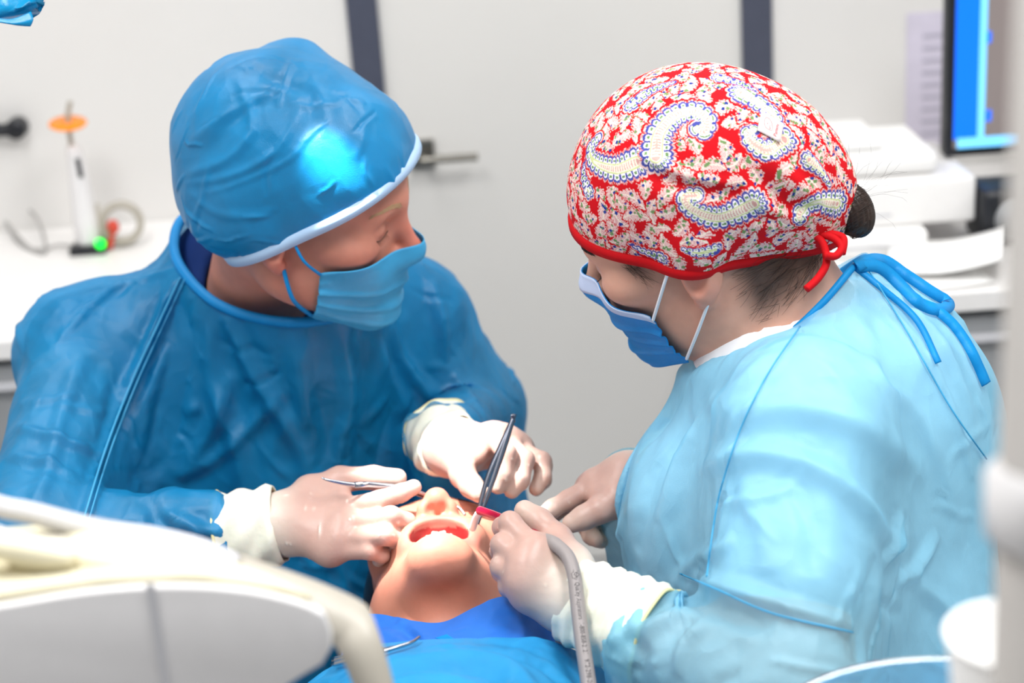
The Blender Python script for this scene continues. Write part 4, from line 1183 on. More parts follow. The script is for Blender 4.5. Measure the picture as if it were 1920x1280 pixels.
w_ = Vx[:, 0].max()
Vl = np.array([on_tag(0.74 + 0.18 * (-(y - 0.3)) / 0.8, 0.86 - 0.66 * x / w_) for x, y, z in Vx]); part_of(lab, 'lettering', Vl, Fx, M_TAGRED, smooth=False)

# hair: bun, nape strands, temple strands
bc_ = P(1600, 394, 1.468)
bR = np.stack([D(0.9, 0.35, 0.2), D(-0.35, 0.9, 0.1), unit(np.cross(D(0.9, 0.35, 0.2), D(-0.35, 0.9, 0.1)))], 1)
bun = Sdf().ell(bc_, (0.017, 0.0245, 0.020), bR).ell(P(1578, 392, 1.472), (0.010, 0.018, 0.014), bR, 0.01)
V, Q = bun.mesh(0.0012)
q = (V - bc_) @ bR; gro = 0.0005 * np.sin(np.arctan2(q[:, 0] + 0.012, q[:, 2]) * 34 + q[:, 1] * 120 * np.sin(q[:, 1] * 90))
V = V + normals(V, Q) * gro[:, None]
hairN = part_of(NURS, 'hair_bun', V, Q, M_HAIR)
rg = np.random.default_rng(21); T_ = []
for _ in range(70):
    ph0 = rng_u = rg.uniform(0, 2 * PI); lat = rg.uniform(-0.85, 0.85); k = np.linspace(0, rg.uniform(1.5, 4.0), 12) + ph0
    e = np.stack([0.0172 * np.cos(k) * math.sqrt(1 - lat ** 2), 0.0248 * (lat + 0.05 * np.sin(k * 2)), 0.0203 * np.sin(k) * math.sqrt(1 - lat ** 2)], 1)
    T_.append(tube(bc_ + (e * rg.uniform(1.0, 1.03)) @ bR.T, 0.00022, 4))
for _ in range(18):
    a = rg.uniform(-0.6, 1.9); r0 = np.array([math.cos(a), math.sin(a), 0.3]); p0 = bc_ + bR @ (r0 * [0.016, 0.023, 0.01])
    dr = D(math.cos(a), math.sin(a), rg.uniform(-0.3, 0.3)); sw = D(-math.sin(a), math.cos(a), 0) * rg.uniform(-1, 1)
    T_.append(tube(np.array([p0 + dr * t * rg.uniform(0.9, 1.1) * 0.035 + sw * t * t * 0.02 for t in np.linspace(0, 1, 7)]), 0.00006, 3))
Vh, Fh = join(*T_); part_of(hairN, 'strand', Vh, Fh, M_HAIR)['kind'] = 'stuff'
Vb_, Qb_, Cb_ = body_n[0]; Nb = normals(Vb_, Qb_); T_ = []
Lb = HN.loc(Vb_); hb = hl
cand = np.where((hb > 0.25) & ((Vb_ - bpN) @ capnN < 0.012))[0]
kd_t = bc_
for i in cand[rg.integers(len(cand), size=520)]:
    d = kd_t - Vb_[i]; d = d - Nb[i] * (d @ Nb[i]); d = unit(d) + 0.25 * rg.standard_normal(3); L = rg.uniform(0.012, 0.026)
    cv = Nb[i] * rg.uniform(0.0006, 0.0022)
    T_.append(tube(np.array([Vb_[i] - d * L * 0.35 + Nb[i] * 0.0002, Vb_[i] + cv, Vb_[i] + d * L * 0.45 + cv * 0.8, Vb_[i] + d * L - Nb[i] * 0.001]), [0.00005, 0.00012, 0.00013, 0.0001], 3))
cand = np.where((tl > 0.35) & (HN.loc(Vb_)[:, 0] < 0))[0]
for i in cand[rg.integers(len(cand), size=110)]:
    d = unit(HN.R @ np.array([-0.1, -0.55, -0.7]) + 0.25 * rg.standard_normal(3)); L = rg.uniform(0.008, 0.024)
    T_.append(tube(np.array([Vb_[i] - d * L * 0.4 + Nb[i] * 0.0003, Vb_[i] + Nb[i] * 0.0009, Vb_[i] + d * L * 0.6 + Nb[i] * 0.0006]), [0.0001, 0.00011, 0.00004], 3))
Vh, Fh = join(*T_); part_of(NURS, 'nape_hair', Vh, Fh, M_HAIR)['kind'] = 'stuff'
# brow and lashes
for s_ in (-1, 1):
    Vh, Fh = brow(SN, HN, s_, np.random.default_rng(9), 170, 0.0003); part_of(NURS, 'eyebrow', Vh, Fh, M_HAIR)
    T_ = []
    for k in np.linspace(0, 1, 16):
        b_ = on_skin(SN, [HN(s_ * (0.022 + 0.022 * k), 0.0905 - 0.008 * k ** 2, 0.003)], 0.0)[0]; d = HN.R @ np.array([s_ * 0.35 * k, 0.8, -0.35])
        T_.append(tube(np.array([b_, b_ + d * 0.004, b_ + d * 0.0075 + HN.R[:, 2] * 0.001]), [0.0003, 0.00024, 0.00006], 3))
    Vh, Fh = join(*T_); part_of(NURS, 'eyelash', Vh, Fh, M_HAIR)
# mask
Xm, Fm = mask_patch(HN, SN, phi=(-52, 52), ztop=lambda s: -0.004 - 0.030 * abs(s) ** 1.6, zbot=lambda s: -0.088 + 0.010 * abs(s) ** 2)
maskN = part_of(NURS, 'face_mask', Xm.reshape(-1, 3), Fm, M_MASKN, solid=0.001)
na_, nt_ = Xm.shape[:2]
Vr, Fr = join(*[(Xm[:, j0:j0 + 7].reshape(-1, 3) + np.repeat(normals(Xm.reshape(-1, 3), Fm).reshape(na_, nt_, 3)[:, j0:j0 + 7].reshape(-1, 3), 1, 0) * 0.0009 * sg, [(i * 7 + j, (i + 1) * 7 + j, (i + 1) * 7 + j + 1, i * 7 + j + 1) for i in range(na_ - 1) for j in range(6)]) for j0, sg in ((0, 1.0),)])
part_of(maskN, 'nose_strip', Vr, Fr, M_MASKW, solid=0.001)
lt, lb = Xm[0, 3], Xm[0, -4]
loop(maskN, lt, HN(-0.0835, 0.002, 0.026), -HN.R[:, 0] * 0.002, 0.0015, M_ELASTIC); loop(maskN, lb, HN(-0.078, -0.006, -0.030), -HN.R[:, 0] * 0.004, 0.0015, M_ELASTIC)
rt_, rb_ = Xm[-1, 3], Xm[-1, -4]
loop(maskN, rt_, HN(0.0835, 0.002, 0.026), HN.R[:, 0] * 0.002, 0.0015, M_ELASTIC); loop(maskN, rb_, HN(0.078, -0.006, -0.030), HN.R[:, 0] * 0.004, 0.0015, M_ELASTIC)

# gloves
handLN = hand_from({'w': (1066, 1120, 1.402), 'f': (1190, 1178, 1.368),
  'thumb': [(1072, 1060, 1.415), (1045, 1012, 1.43), (1010, 977, 1.44), (984, 957, 1.446)],
  'index': [(1003, 1032, 1.40), (956, 980, 1.42), (942, 988, 1.445), (950, 1006, 1.46)],
  'middle': [(990, 1060, 1.395), (942, 1021, 1.41), (938, 1032, 1.44), (955, 1042, 1.45)],
  'ring': [(985, 1088, 1.392), (940, 1062, 1.405), (940, 1071, 1.435), (960, 1076, 1.445)],
  'little': [(992, 1114, 1.395), (953, 1098, 1.405), (952, 1102, 1.43), (970, 1100, 1.44)]})
build_glove(NURS, handLN, 0.082, (0.0350, 0.0425), 6, seed=3)
handRN = hand_from({'w': (1180, 905, 1.622), 'f': (1240, 920, 1.67),
  'thumb': [(1160, 935, 1.592), (1125, 955, 1.587), (1095, 970, 1.587), (1072, 981, 1.587)],
  'index': [(1115, 908, 1.622), (1066, 937, 1.612), (1036, 953, 1.602), (1018, 965, 1.60)],
  'middle': [(1110, 917, 1.642), (1060, 947, 1.642), (1036, 963, 1.632), (1022, 975, 1.622)],
  'ring': [(1125, 940, 1.658), (1100, 985, 1.65), (1108, 1004, 1.642), (1120, 1013, 1.635)],
  'little': [(1138, 950, 1.668), (1116, 995, 1.665), (1120, 1010, 1.657), (1128, 1016, 1.652)]})
build_glove(NURS, handRN, 0.05, (0.033, 0.036), 2, seed=4)

# ================================================================== the patient
PATI = empty('person', (P(840, 1150, 1.6)[0], P(840, 1150, 1.6)[1], 0.0), 'person lying back with open mouth under the dental light', 'person')
HP = Head(P(830, 1138, 1.66), D(-0.99, -0.10, 0.05), D(-0.05, 0.98, 0.14), None)
SP = head_sdf(HP, open_mouth=True)
SP.cone(HP(0, -0.012, -0.05), P(868, 1320, 1.52), 0.057, 0.056, 0.03)
mz = -0.068
ringp = [HP(0.030 * math.cos(a), 0.094 - 13 * (0.030 * math.cos(a)) ** 2 - (0.010 if math.sin(a) < 0 else 0) * abs(math.sin(a)), mz + 0.024 * math.sin(a)) for a in np.arange(16) / 16 * 2 * PI]
lip = Sdf()
for i in range(16): lip.cone(ringp[i], ringp[(i + 1) % 16], 0.0052, 0.0052, 0.004)
SP.group(lip, 0.010)
SP.cut_ell(HP(0, 0.085, mz), (0.0265, 0.042, 0.0205), HP.R, 0.004)
V, Q = SP.mesh(0.0022, lo=HP.O - np.array([0.12, 0.22, 0.20]), hi=HP.O + np.array([0.12, 0.14, 0.16]))
L_ = HP.loc(V); c = np.broadcast_to(SKIN_C, V.shape).copy()
dl = lip.eval(V); c = tint(c, 0.55 * smooth01(1 - dl / 0.005), lin(190, 96, 92))
cav = d_ell(V, HP(0, 0.085, mz), (0.0265, 0.042, 0.0205), HP.R); c = tint(c, smooth01(1 - np.abs(cav) / 0.003) * (L_[:, 1] < 0.092), lin(170, 40, 42))
c = tint(c, 0.4 * g3(L_, (0, 0.112, -0.022), (0.02, 0.02, 0.02)), lin(204, 110, 90))
part_of(PATI, 'body', V, Q, M_SKIN, colors=c)
# teeth: upper and lower arches
def arch(z, up, r=0.019):
    T = []
    for k in range(8):
        a = math.radians(-75 + 150 * k / 7); cx, cy = r * math.sin(a), 0.060 + 0.026 * math.cos(a)
        w = 0.0072 if 2 <= k <= 5 else 0.0062
        R_ = HP.R @ np.array([[math.cos(a), math.sin(a), 0], [-math.sin(a), math.cos(a), 0], [0, 0, 1]]).T
        v, f = box(HP(cx, cy, z), (w, 0.0055, 0.0095), R_, 0.0016); T.append((v, f))
    return T
for z in (mz + 0.0165, mz - 0.0165):
    for v, f in arch(z, 1): part_of(PATI, 'tooth', v, f, M_TOOTH)
V, Q = Sdf().ell(HP(0, 0.052, mz - 0.008), (0.017, 0.026, 0.006), HP.R).mesh(0.0015)
part_of(PATI, 'tongue', V, Q, M_GUM)
# hair round the crown
CH = Sdf().ell(HP(0, -0.020, 0.062), (0.080, 0.098, 0.082), HP.R); CH.cut_plane(HP(0, 0.055, 0.07), HP.R @ np.array([0, 0.86, -0.5]))
V, Q = CH.mesh(0.003); part_of(PATI, 'hair', V, Q, M_HAIR)
for s_ in (-1, 1):
    Vh, Fh = brow(SP, HP, s_, np.random.default_rng(10), 140, 0.00028); part_of(PATI, 'eyebrow', Vh, Fh, M_HAIR)
# torso below the bib
BP = Sdf().cone(P(865, 1500, 1.50), P(865, 1680, 1.24), 0.07, 0.10, 0).cone(P(680, 1500, 1.50), P(1060, 1490, 1.50), 0.05, 0.05, 0.06)
V, Q = BP.mesh(0.007); part_of(PATI, 'shirt', V, Q, M_NAVY)

def sheet(rows, n=70, m=40):
    """cloth patch through rows of points (each row: list of (px,py,d))"""
    R_ = np.array([spline(PL(*r), n)[:n] for r in rows]); out = np.array([spline(R_[:, i], m)[:m] for i in range(R_.shape[1])])
    V = out.reshape(-1, 3); k = out.shape[1]
    F = np.array([(i * k + j, (i + 1) * k + j, (i + 1) * k + j + 1, i * k + j + 1) for i in range(out.shape[0] - 1) for j in range(k - 1)])
    return V, F
def facing(V, F):
    N = normals(V, F)
    if (N * (CAM_POS - V)).sum(1).mean() < 0: F = F[:, ::-1]; N = -N
    return F, N
V, F = sheet([[(670, 1150, 1.550), (720, 1152, 1.520), (770, 1163, 1.485), (830, 1166, 1.455), (890, 1138, 1.440), (940, 1118, 1.445), (1000, 1120, 1.480), (1060, 1150, 1.520)],
              [(650, 1180, 1.510), (710, 1190, 1.480), (770, 1196, 1.445), (830, 1190, 1.420), (890, 1178, 1.405), (950, 1168, 1.410), (1010, 1170, 1.440), (1070, 1190, 1.480)],
              [(640, 1225, 1.450), (700, 1230, 1.425), (770, 1232, 1.400), (830, 1230, 1.380), (890, 1225, 1.370), (950, 1222, 1.370), (1010, 1225, 1.390), (1070, 1240, 1.430)],
              [(630, 1290, 1.390), (700, 1290, 1.370), (770, 1290, 1.350), (830, 1290, 1.330), (890, 1290, 1.320), (950, 1290, 1.320), (1010, 1290, 1.340), (1070, 1300, 1.370)]], 72, 48)
F, N = facing(V, F); SG = Surface(V); h_ = np.zeros(len(V))
for pts, am, wd in [([(765, 1168), (790, 1190), (800, 1230)], 0.006, 0.005), ([(735, 1160), (775, 1190), (790, 1240)], -0.006, 0.006), ([(860, 1195), (880, 1230), (870, 1260)], 0.004, 0.005), ([(690, 1170), (740, 1190), (790, 1225)], 0.004, 0.006), ([(960, 1130), (985, 1170), (970, 1210)], 0.003, 0.005)]:
    h_ += crease(V, N, SG.line(pts), am, wd)
h_ += random_creases(V, N, 30, 0.04, 0.0014, 0.0035, np.random.default_rng(4))
bib = part_of(PATI, 'bib', V + N * h_[:, None], F, M_BIB, solid=0.0008, sub=1)
V, F = sheet([[(520, 1330, 1.400), (600, 1262, 1.390), (680, 1215, 1.390), (760, 1202, 1.375), (850, 1197, 1.365), (940, 1195, 1.365), (1010, 1198, 1.380), (1080, 1220, 1.410), (1180, 1290, 1.440)],
              [(520, 1360, 1.340), (600, 1292, 1.340), (680, 1240, 1.340), (760, 1224, 1.335), (850, 1222, 1.325), (940, 1226, 1.325), (1010, 1236, 1.340), (1080, 1260, 1.370), (1180, 1320, 1.400)],
              [(520, 1390, 1.280), (600, 1320, 1.280), (680, 1275, 1.270), (760, 1262, 1.260), (850, 1264, 1.250), (940, 1270, 1.250), (1010, 1285, 1.270), (1080, 1310, 1.300), (1180, 1360, 1.340)],
              [(520, 1440, 1.200), (600, 1390, 1.190), (680, 1340, 1.180), (760, 1330, 1.170), (850, 1335, 1.160), (940, 1345, 1.160), (1010, 1360, 1.180), (1080, 1390, 1.220), (1180, 1430, 1.260)]], 100, 60)
F, N = facing(V, F); SG = Surface(V); h_ = np.zeros(len(V))
for pts, am, wd in [([(640, 1262), (740, 1240), (860, 1228), (950, 1240), (1000, 1280)], 0.012, 0.012), ([(700, 1262), (800, 1252), (900, 1250), (960, 1275)], -0.012, 0.012), ([(560, 1290), (660, 1250), (760, 1215)], 0.005, 0.008),
                    ([(880, 1205), (960, 1215), (1040, 1240)], 0.005, 0.008), ([(720, 1275), (800, 1268), (900, 1278)], 0.008, 0.009), ([(990, 1225), (1030, 1250), (1060, 1280)], -0.006, 0.008)]:
    h_ += crease(V, N, SG.line(pts), am, wd)
h_ += random_creases(V, N, 50, 0.05, 0.0016, 0.004, np.random.default_rng(5))
Vd = V + N * h_[:, None]; SDR = Surface(Vd)
drp = mesh_obj('surgical_drape', Vd, F, M_DRAPE, solid=0.0006, sub=1)
tag(drp, 'crumpled light blue drape spread over the patient chest', 'drape')
# the small blue sticker tab on the bib is its tie tape
Vt, Ft = sheet([[(815, 1196, 1.413), (840, 1188, 1.407)], [(850, 1206, 1.397), (872, 1212, 1.391)], [(832, 1224, 1.381), (856, 1226, 1.377)]], 8, 8)
part_of(bib, 'tie_tape', Vt, Ft, M_BIND_N, solid=0.0006)

# ------------------------------------------------------------------ dental chair
CHAIR = empty('dental_chair', (P(850, 1200, 1.6)[0], P(850, 1200, 1.6)[1], 0.0), 'dark blue dental chair headrest and back under the patient', 'chair')
hc = P(835, 1190, 1.76)
V, Q = Sdf().ell(hc + np.array([0, 0.02, -0.055]), (0.13, 0.10, 0.045)).mesh(0.005); part_of(CHAIR, 'headrest', V, Q, M_CHAIR)
V, F = box((hc[0] + 0.02, hc[1] - 0.36, hc[2] - 0.27), (0.36, 0.46, 0.07), np.array(Matrix.Rotation(math.radians(14), 3, 'X')), 0.03); part_of(CHAIR, 'backrest', V, F, M_CHAIR)
V, F = box((hc[0] + 0.02, hc[1] - 0.36, 0.03), (0.30, 0.34, 0.06), None, 0.015); part_of(CHAIR, 'base', V, F, M_WHITEPLASTIC)
V, F = lathe([(0.0, 0.05), (0.09, 0.05), (0.08, hc[2] - 0.33), (0.0, hc[2] - 0.33)], (hc[0] + 0.02, hc[1] - 0.36, 0), 24); part_of(CHAIR, 'column', V, F, M_WHITEPLASTIC)

# ------------------------------------------------------------------ instruments
def thing_tube(name, label, cat, segs, m, group=None):
    o = None
    for i, (nm, pth, r) in enumerate(segs):
        V, F = tube(pth, r, 12)
        if o is None:
            o = empty(name, pth[0], label, cat, group)
        part_of(o, nm, V, F, m if not isinstance(m, dict) else m[nm])
    return o
pr = spline(PL((603, 895, 1.60), (612, 899, 1.600), (640, 905, 1.605), (665, 909, 1.61)), 20)
ph = PL((665, 909, 1.61), (690, 908, 1.617), (760, 915, 1.632), (800, 930, 1.632))
pt = spline(PL((800, 930, 1.632), (830, 942, 1.628), (858, 950, 1.62), (872, 965, 1.612)), 16)
thing_tube('dental_probe', 'thin steel probe pinched between gloved thumb and index finger above the open mouth', 'dental tool',
           [('handle', ph, 0.0030), ('hooked_tip', pr, np.linspace(0.0005, 0.0024, len(pr))), ('working_tip', pt, np.linspace(0.0024, 0.0012, len(pt)))], M_STEEL)
TW = empty('tweezers', P(965, 778, 1.62), 'slim steel tweezers held upright between gloved fingertips', 'tweezers')
for s_ in (-1, 1):
    pth = spline(PL((965, 776, 1.620), (945 + 3 * s_, 830, 1.615), (922 + 6 * s_, 890, 1.610), (903 + 4 * s_, 950, 1.605), (890, 1002, 1.60)), 30)
    Vr, Fr = ribbon(pth, np.interp(np.linspace(0, 1, len(pth)), [0, 0.25, 0.6, 1], [0.0035, 0.0055, 0.0045, 0.0012]), D(0.3 * s_, 0.1, 1), M_STEEL)
    part_of(TW, 'blade', Vr, Fr, M_STEELDARK, solid=0.0009)
V, F = box(P(962, 784, 1.62), (0.004, 0.003, 0.008), None, 0.0008); part_of(TW, 'joint', V, F, M_STEELDARK)
# retractor mirror by the cheek
RT = empty('mouth_mirror', P(985, 992, 1.57), 'flat steel mouth mirror with its head at the cheek behind the suction tip', 'dental tool')
V, F = tube(PL((1030, 972, 1.60), (1000, 985, 1.585), (975, 993, 1.575)), 0.0024, 10); part_of(RT, 'handle', V, F, M_STEEL)
V, F = lathe([(0.0, 0.0), (0.0105, 0.0), (0.0115, 0.0008), (0.0105, 0.0016), (0.0, 0.0016)], P(955, 996, 1.567), 24, D(0.1, 0.75, 0.6)); part_of(RT, 'mirror', V, F, M_STEEL)
# suction
SUC = empty('suction_hose', P(1030, 1020, 1.40), 'grey suction hose with printed lettering running down from the gloved fist', 'suction hose')
hp = spline(PL((1022, 1012, 1.405), (1040, 1020, 1.392), (1064, 1042, 1.378), (1077, 1080, 1.365), (1083, 1130, 1.352), (1090, 1190, 1.338), (1099, 1250, 1.325), (1108, 1320, 1.31), (1120, 1440, 1.29), (1140, 1700, 1.26)), 120)
rh = np.interp(np.arange(len(hp)), [0, 14, 20, len(hp)], [0.0056, 0.0060, 0.0056, 0.0066])
V, F = tube(hp, rh, 24); hose = part_of(SUC, 'hose', V, F, M_HOSE)
tip = spline(PL((900, 957, 1.525), (925, 966, 1.50), (945, 974, 1.48), (985, 992, 1.445), (1025, 1014, 1.403)), 40)
V, F = tube(tip, 0.0042, 16); part_of(SUC, 'red_tip', V, F, M_REDTUBE)
V, F = tube(tip, 0.0018, 10); part_of(SUC, 'inner_stream', V, F, M_REDSOLID)
V, F = tube(spline(PL((903, 957, 1.522), (894, 968, 1.54), (886, 990, 1.562)), 12), 0.0034, 12); part_of(SUC, 'nozzle', V, F, M_PAPER)
cum = np.concatenate([[0], np.cumsum(np.linalg.norm(np.diff(hp, axis=0), axis=1))])
def on_hose(s, w):
    """point on the hose skin: s along, w across (towards the viewer's side)"""
    p = np.array([np.interp(s, cum, hp[:, k]) for k in range(3)]); q = np.array([np.interp(s + 0.002, cum, hp[:, k]) for k in range(3)]); r = np.interp(s, cum, rh)
    t = unit(q - p); n = D(0.15, 0.25, 1); n = unit(n - t * (n @ t)); b = np.cross(n, t); a = w / r
    return p + (math.cos(a) * n + math.sin(a) * b) * (r + 0.00012)
def s_at(py):
    pp = to_px(hp)[:, 1]; return np.interp(py, pp, cum)
def hose_text(txt, y0, y1, hgt):
    Vx, Fx = text_mesh(txt, 1.0); w_ = Vx[:, 0].max(); s0, s1 = s_at(y0), s_at(y1)
    Vl = np.array([on_hose(s0 + (s1 - s0) * x / w_, (y - 0.32) * hgt) for x, y, z in Vx])
    part_of(hose, 'lettering', Vl, Fx, M_INK, smooth=False)
hose_text('Quality Aspirators', 1097, 1166, 0.0052)
hose_text('1-800-858-2121', 1171, 1230, 0.0055)
hose_text('972-298-26', 1240, 1290, 0.0055)
s0 = s_at(1076); em = [on_hose(s0 + a * 0.001, b * 0.001) for a, b in ((0, 3.0), (1.5, 2.2), (1.8, 0.2), (3.2, 3.2), (4.4, 2.4), (5.0, 0.8), (8.4, -0.2), (6.6, -1.8), (6.2, -3.0), (1.6, -3.0), (1.0, -1.0), (-0.6, -1.2))]
V1 = tube(np.array(em), 0.00016, 5, closed=True); Vx, Fx = text_mesh('QA', 0.0032)
V2 = (np.array([on_hose(s0 + 0.0018 + x, y - 0.001) for x, y, z in Vx]), Fx)
Vl, Fl = join(V1, V2); part_of(hose, 'emblem', Vl, Fl, M_INK, smooth=False)
# forceps lying on the drape
FCP = empty('forceps', SDR(700, 1225), 'steel forceps with bent tips lying on the light blue drape', 'forceps')
for k, off in enumerate((-4, 4)):
    pth = SDR.line([(625, 1240 + off), (690, 1226 + off * 0.6), (740, 1214), (772, 1204), (786, 1194)], 30, 0.006)
    for _ in range(6): pth[1:-1] = 0.5 * pth[1:-1] + 0.25 * (pth[:-2] + pth[2:])
    V, F = tube(pth, np.linspace(0.0022, 0.0012, len(pth)), 10); part_of(FCP, 'arm', V, F, M_STEEL)
V, F = lathe([(0, -0.003), (0.0038, -0.003), (0.0038, 0.003), (0, 0.003)], SDR(712, 1222, 0.006), 16, D(0.1, 0.8, 0.6)); part_of(FCP, 'pivot', V, F, M_STEEL)

# ------------------------------------------------------------------ foreground equipment
def ray(px, py): return unit(P(px, py, 1.0) - CAM_POS)
def at_y(px, py, y):
    r = ray(px, py); return CAM_POS + r * (y - CAM_POS[1]) / r[1]
def at_z(px, py, z):
    r = ray(px, py); return CAM_POS + r * (z - CAM_POS[2]) / r[2]
def extrude(outline, vec, cap=True):
    o = np.asarray(outline); n = len(o); V = np.vstack([o, o + vec])
    F = [(i, (i + 1) % n, n + (i + 1) % n, n + i) for i in range(n)]
    if cap: F += [tuple(range(n))[::-1], tuple(range(n, 2 * n))]
    return V, F
def bevel_mod(o, w, s=3):
    b = o.modifiers.new('bevel', 'BEVEL'); b.width = w; b.segments = s; b.limit_method = 'ANGLE'; return o
# delivery unit with instrument tray
UNIT = empty('delivery_unit', (P(200, 1200, 1.0)[0], P(200, 1200, 1.0)[1], 0.0), 'white dental delivery unit with cream top at lower left', 'dental unit')
yv = np.array([0.02, 1.0, 0.0])
out = spline([(-260, 1170, 0), (-100, 1150, 0), (0, 1137, 0), (150, 1112, 0), (300, 1100, 0), (440, 1106, 0), (550, 1128, 0), (606, 1152, 0)], 36)
ol = [at_y(x, y, 0.83) for x, y, _ in out] + [at_y(x, y, 0.83) for x, y in ((620, 1185), (622, 1215), (604, 1246), (560, 1272), (500, 1310), (420, 1420), (-260, 1420))]
dlen = lambda x: np.interp(x, [-260, 0, 150, 300, 440, 550, 606], [0.105, 0.092, 0.068, 0.047, 0.024, 0.012, 0.006])
V, F = extrude(ol, np.array([yv * max(dlen(x), 0.006) for x, y, _ in out] + [yv * 0.006] * 6 + [yv * 0.105])); o = part_of(UNIT, 'housing', V, F, M_WHITEPLASTIC); bevel_mod(o, 0.006)
me_s = at_y(300, 1110, 0.8295); V, F = box(at_y(298, 1200, 0.8294), (0.004, 0.0015, 0.07), None, 0); part_of(UNIT, 'panel_joint', V, F, M_LIGHTGREY, smooth=False)
top = [(a, b) for a, b in zip(out[6:-3, 0], out[6:-3, 1])]
tp = [at_y(x, y, 0.835) + np.array([0, 0, 0.003]) for x, y in top]
V, F = extrude([p + np.array([0, 0, 0.005]) for p in tp] + [p for p in tp[::-1]], np.array([yv * max(dlen(x) - 0.008, 0.002) for x, y in top + top[::-1]])); o = part_of(UNIT, 'silicone_mat', V, F, M_CREAM)
rl = spline([at_y(x, y, 0.905) for x, y in ((-260, 890), (-100, 918), (0, 950), (60, 962), (180, 992), (290, 1008), (380, 1030), (440, 1058))], 50)
V, F = tube(rl, 0.0065, 14); part_of(UNIT, 'rail', V, F, M_LIGHTGREY)
rl2 = spline([at_y(x, y, 0.893) for x, y in ((-260, 990), (-60, 1010), (60, 1022), (200, 1030), (330, 1052), (440, 1082))], 40)
V, F = tube(rl2, 0.0070, 14); part_of(UNIT, 'rail', V, F, M_GREIGE)
V, F = extrude([p + np.array([0, 0, -0.02]) for p in rl] + [p + np.array([0, 0, -0.055]) for p in rl[::-1]], yv * 0.012); part_of(UNIT, 'rear_panel', V, F, M_WHITEPLASTIC)
for x, y in ((-20, 1030), (110, 1052), (240, 1062)):
    p = at_y(x, y, 0.862); V, F = tube(spline([p + np.array([-0.03, 0.012, 0.0]), p + np.array([0, 0, 0.004]), p + np.array([0.05, -0.012, -0.004])], 12), np.interp(np.linspace(0, 1, 13), [0, .2, .8, 1], [0.005, 0.009, 0.0085, 0.004])[:13], 14)
    part_of(UNIT, 'instrument_holder', V, F, M_CREAM)
arm = spline([at_y(430, 1062, 0.905), at_y(520, 1098, 0.90), at_y(600, 1135, 0.895), at_y(652, 1170, 0.89), at_y(678, 1215, 0.88), at_y(706, 1300, 0.87), at_y(730, 1400, 0.86)], 40)
Vr, Fr = ribbon(arm, np.interp(np.linspace(0, 1, len(arm)), [0, .5, .6, 1], [0.016, 0.030, 0.026, 0.018]), D(-0.3, 0.7, 0.6), M_GREIGE); part_of(UNIT, 'side_flap', Vr, Fr, M_GREIGE, solid=0.007)
V, F = Sdf().ell(at_y(640, 1150, 0.93), (0.012, 0.012, 0.005)).mesh(0.0015); part_of(UNIT, 'drape_spot', V, F, M_BIND_N)  # added cyan cap, stands in for a bright spot of the blue drape
uc = at_y(200, 1400, 0.88); V, F = lathe([(0.0, 0.02), (0.12, 0.02), (0.12, 0.05), (0.05, 0.07), (0.045, uc[2] + 0.01), (0.0, uc[2] + 0.01)], (uc[0], uc[1] + 0.02, 0), 28); part_of(UNIT, 'stand', V, F, M_LIGHTGREY)

# cuspidor column, bowl and cup at the right
cp = at_y(1905, 1190, 0.66); rim_z = cp[2]
TBL = empty('cuspidor', (cp[0], cp[1], 0.0), 'spittoon unit with clear bluish glass bowl at lower right', 'cuspidor')
bwl = at_y(1800, 1430, 0.80); br = 0.115; bz = at_y(1760, 1236, 0.80 + br)[2]
bc0 = np.array([bwl[0], 0.80, 0.0])
V, F = lathe([(0.03, bz - 0.075), (0.07, bz - 0.065), (0.1, bz - 0.035), (br, bz), (br + 0.003, bz + 0.001), (br + 0.002, bz - 0.002), (0.103, bz - 0.038), (0.072, bz - 0.069), (0.03, bz - 0.08)], bc0, 64); part_of(TBL, 'glass_bowl', V, F, M_GLASSB)
V, F = lathe([(0.0, 0.0), (0.09, 0.0), (0.09, 0.05), (0.07, 0.09), (0.06, bz - 0.09), (0.1, bz - 0.08), (0.1, bz - 0.078), (0.0, bz - 0.078)], bc0, 32); part_of(TBL, 'pedestal', V, F, M_WHITEPLASTIC)
cupz = rim_z - 0.085
V, F = lathe([(0.0, cupz - 0.016), (0.027, cupz - 0.016), (0.028, cupz - 0.008), (0.027, cupz - 0.002), (0.0, cupz - 0.002)], (cp[0], cp[1], 0), 32); part_of(TBL, 'cup_shelf', V, F, M_WHITEPLASTIC)
V, F = tube(np.array([(cp[0], cp[1], cupz - 0.01), (cp[0] - 0.01, cp[1] + 0.05, cupz - 0.05), (bc0[0], bc0[1], bz - 0.1)]), 0.014, 14); part_of(TBL, 'shelf_bracket', V, F, M_WHITEPLASTIC)
CUP = empty('plastic_cup', (cp[0], cp[1], cupz), 'white disposable plastic cup with rolled rim at lower right', 'cup')
V, F = lathe([(0.0, cupz), (0.021, cupz), (0.0225, cupz + 0.004), (0.0295, rim_z - 0.004), (0.0292, rim_z), (0.0265, rim_z - 0.002), (0.020, cupz + 0.003), (0.0, cupz + 0.003)], (cp[0], cp[1], 0), 48); part_of(CUP, 'body', V, F, M_PAPER)
V, F = tube(np.array([(cp[0] + 0.0298 * math.cos(a), cp[1] + 0.0298 * math.sin(a), rim_z) for a in np.arange(48) / 48 * 2 * PI]), 0.0016, 8, closed=True); part_of(CUP, 'rim', V, F, M_PAPER)
pp = at_y(1978, 640, 0.60)
POLE = empty('lamp_pole', (pp[0], pp[1], 0.0), 'blurred grey vertical equipment pole at the right edge', 'pole')
V, F = lathe([(0.0, 0.0), (0.04, 0.0), (0.04, 0.02), (0.019, 0.04), (0.019, 2.25), (0.0, 2.25)], (pp[0], pp[1], 0), 36); part_of(POLE, 'post', V, F, M_POLE)
kz = at_y(1900, 940, 0.6)[2]
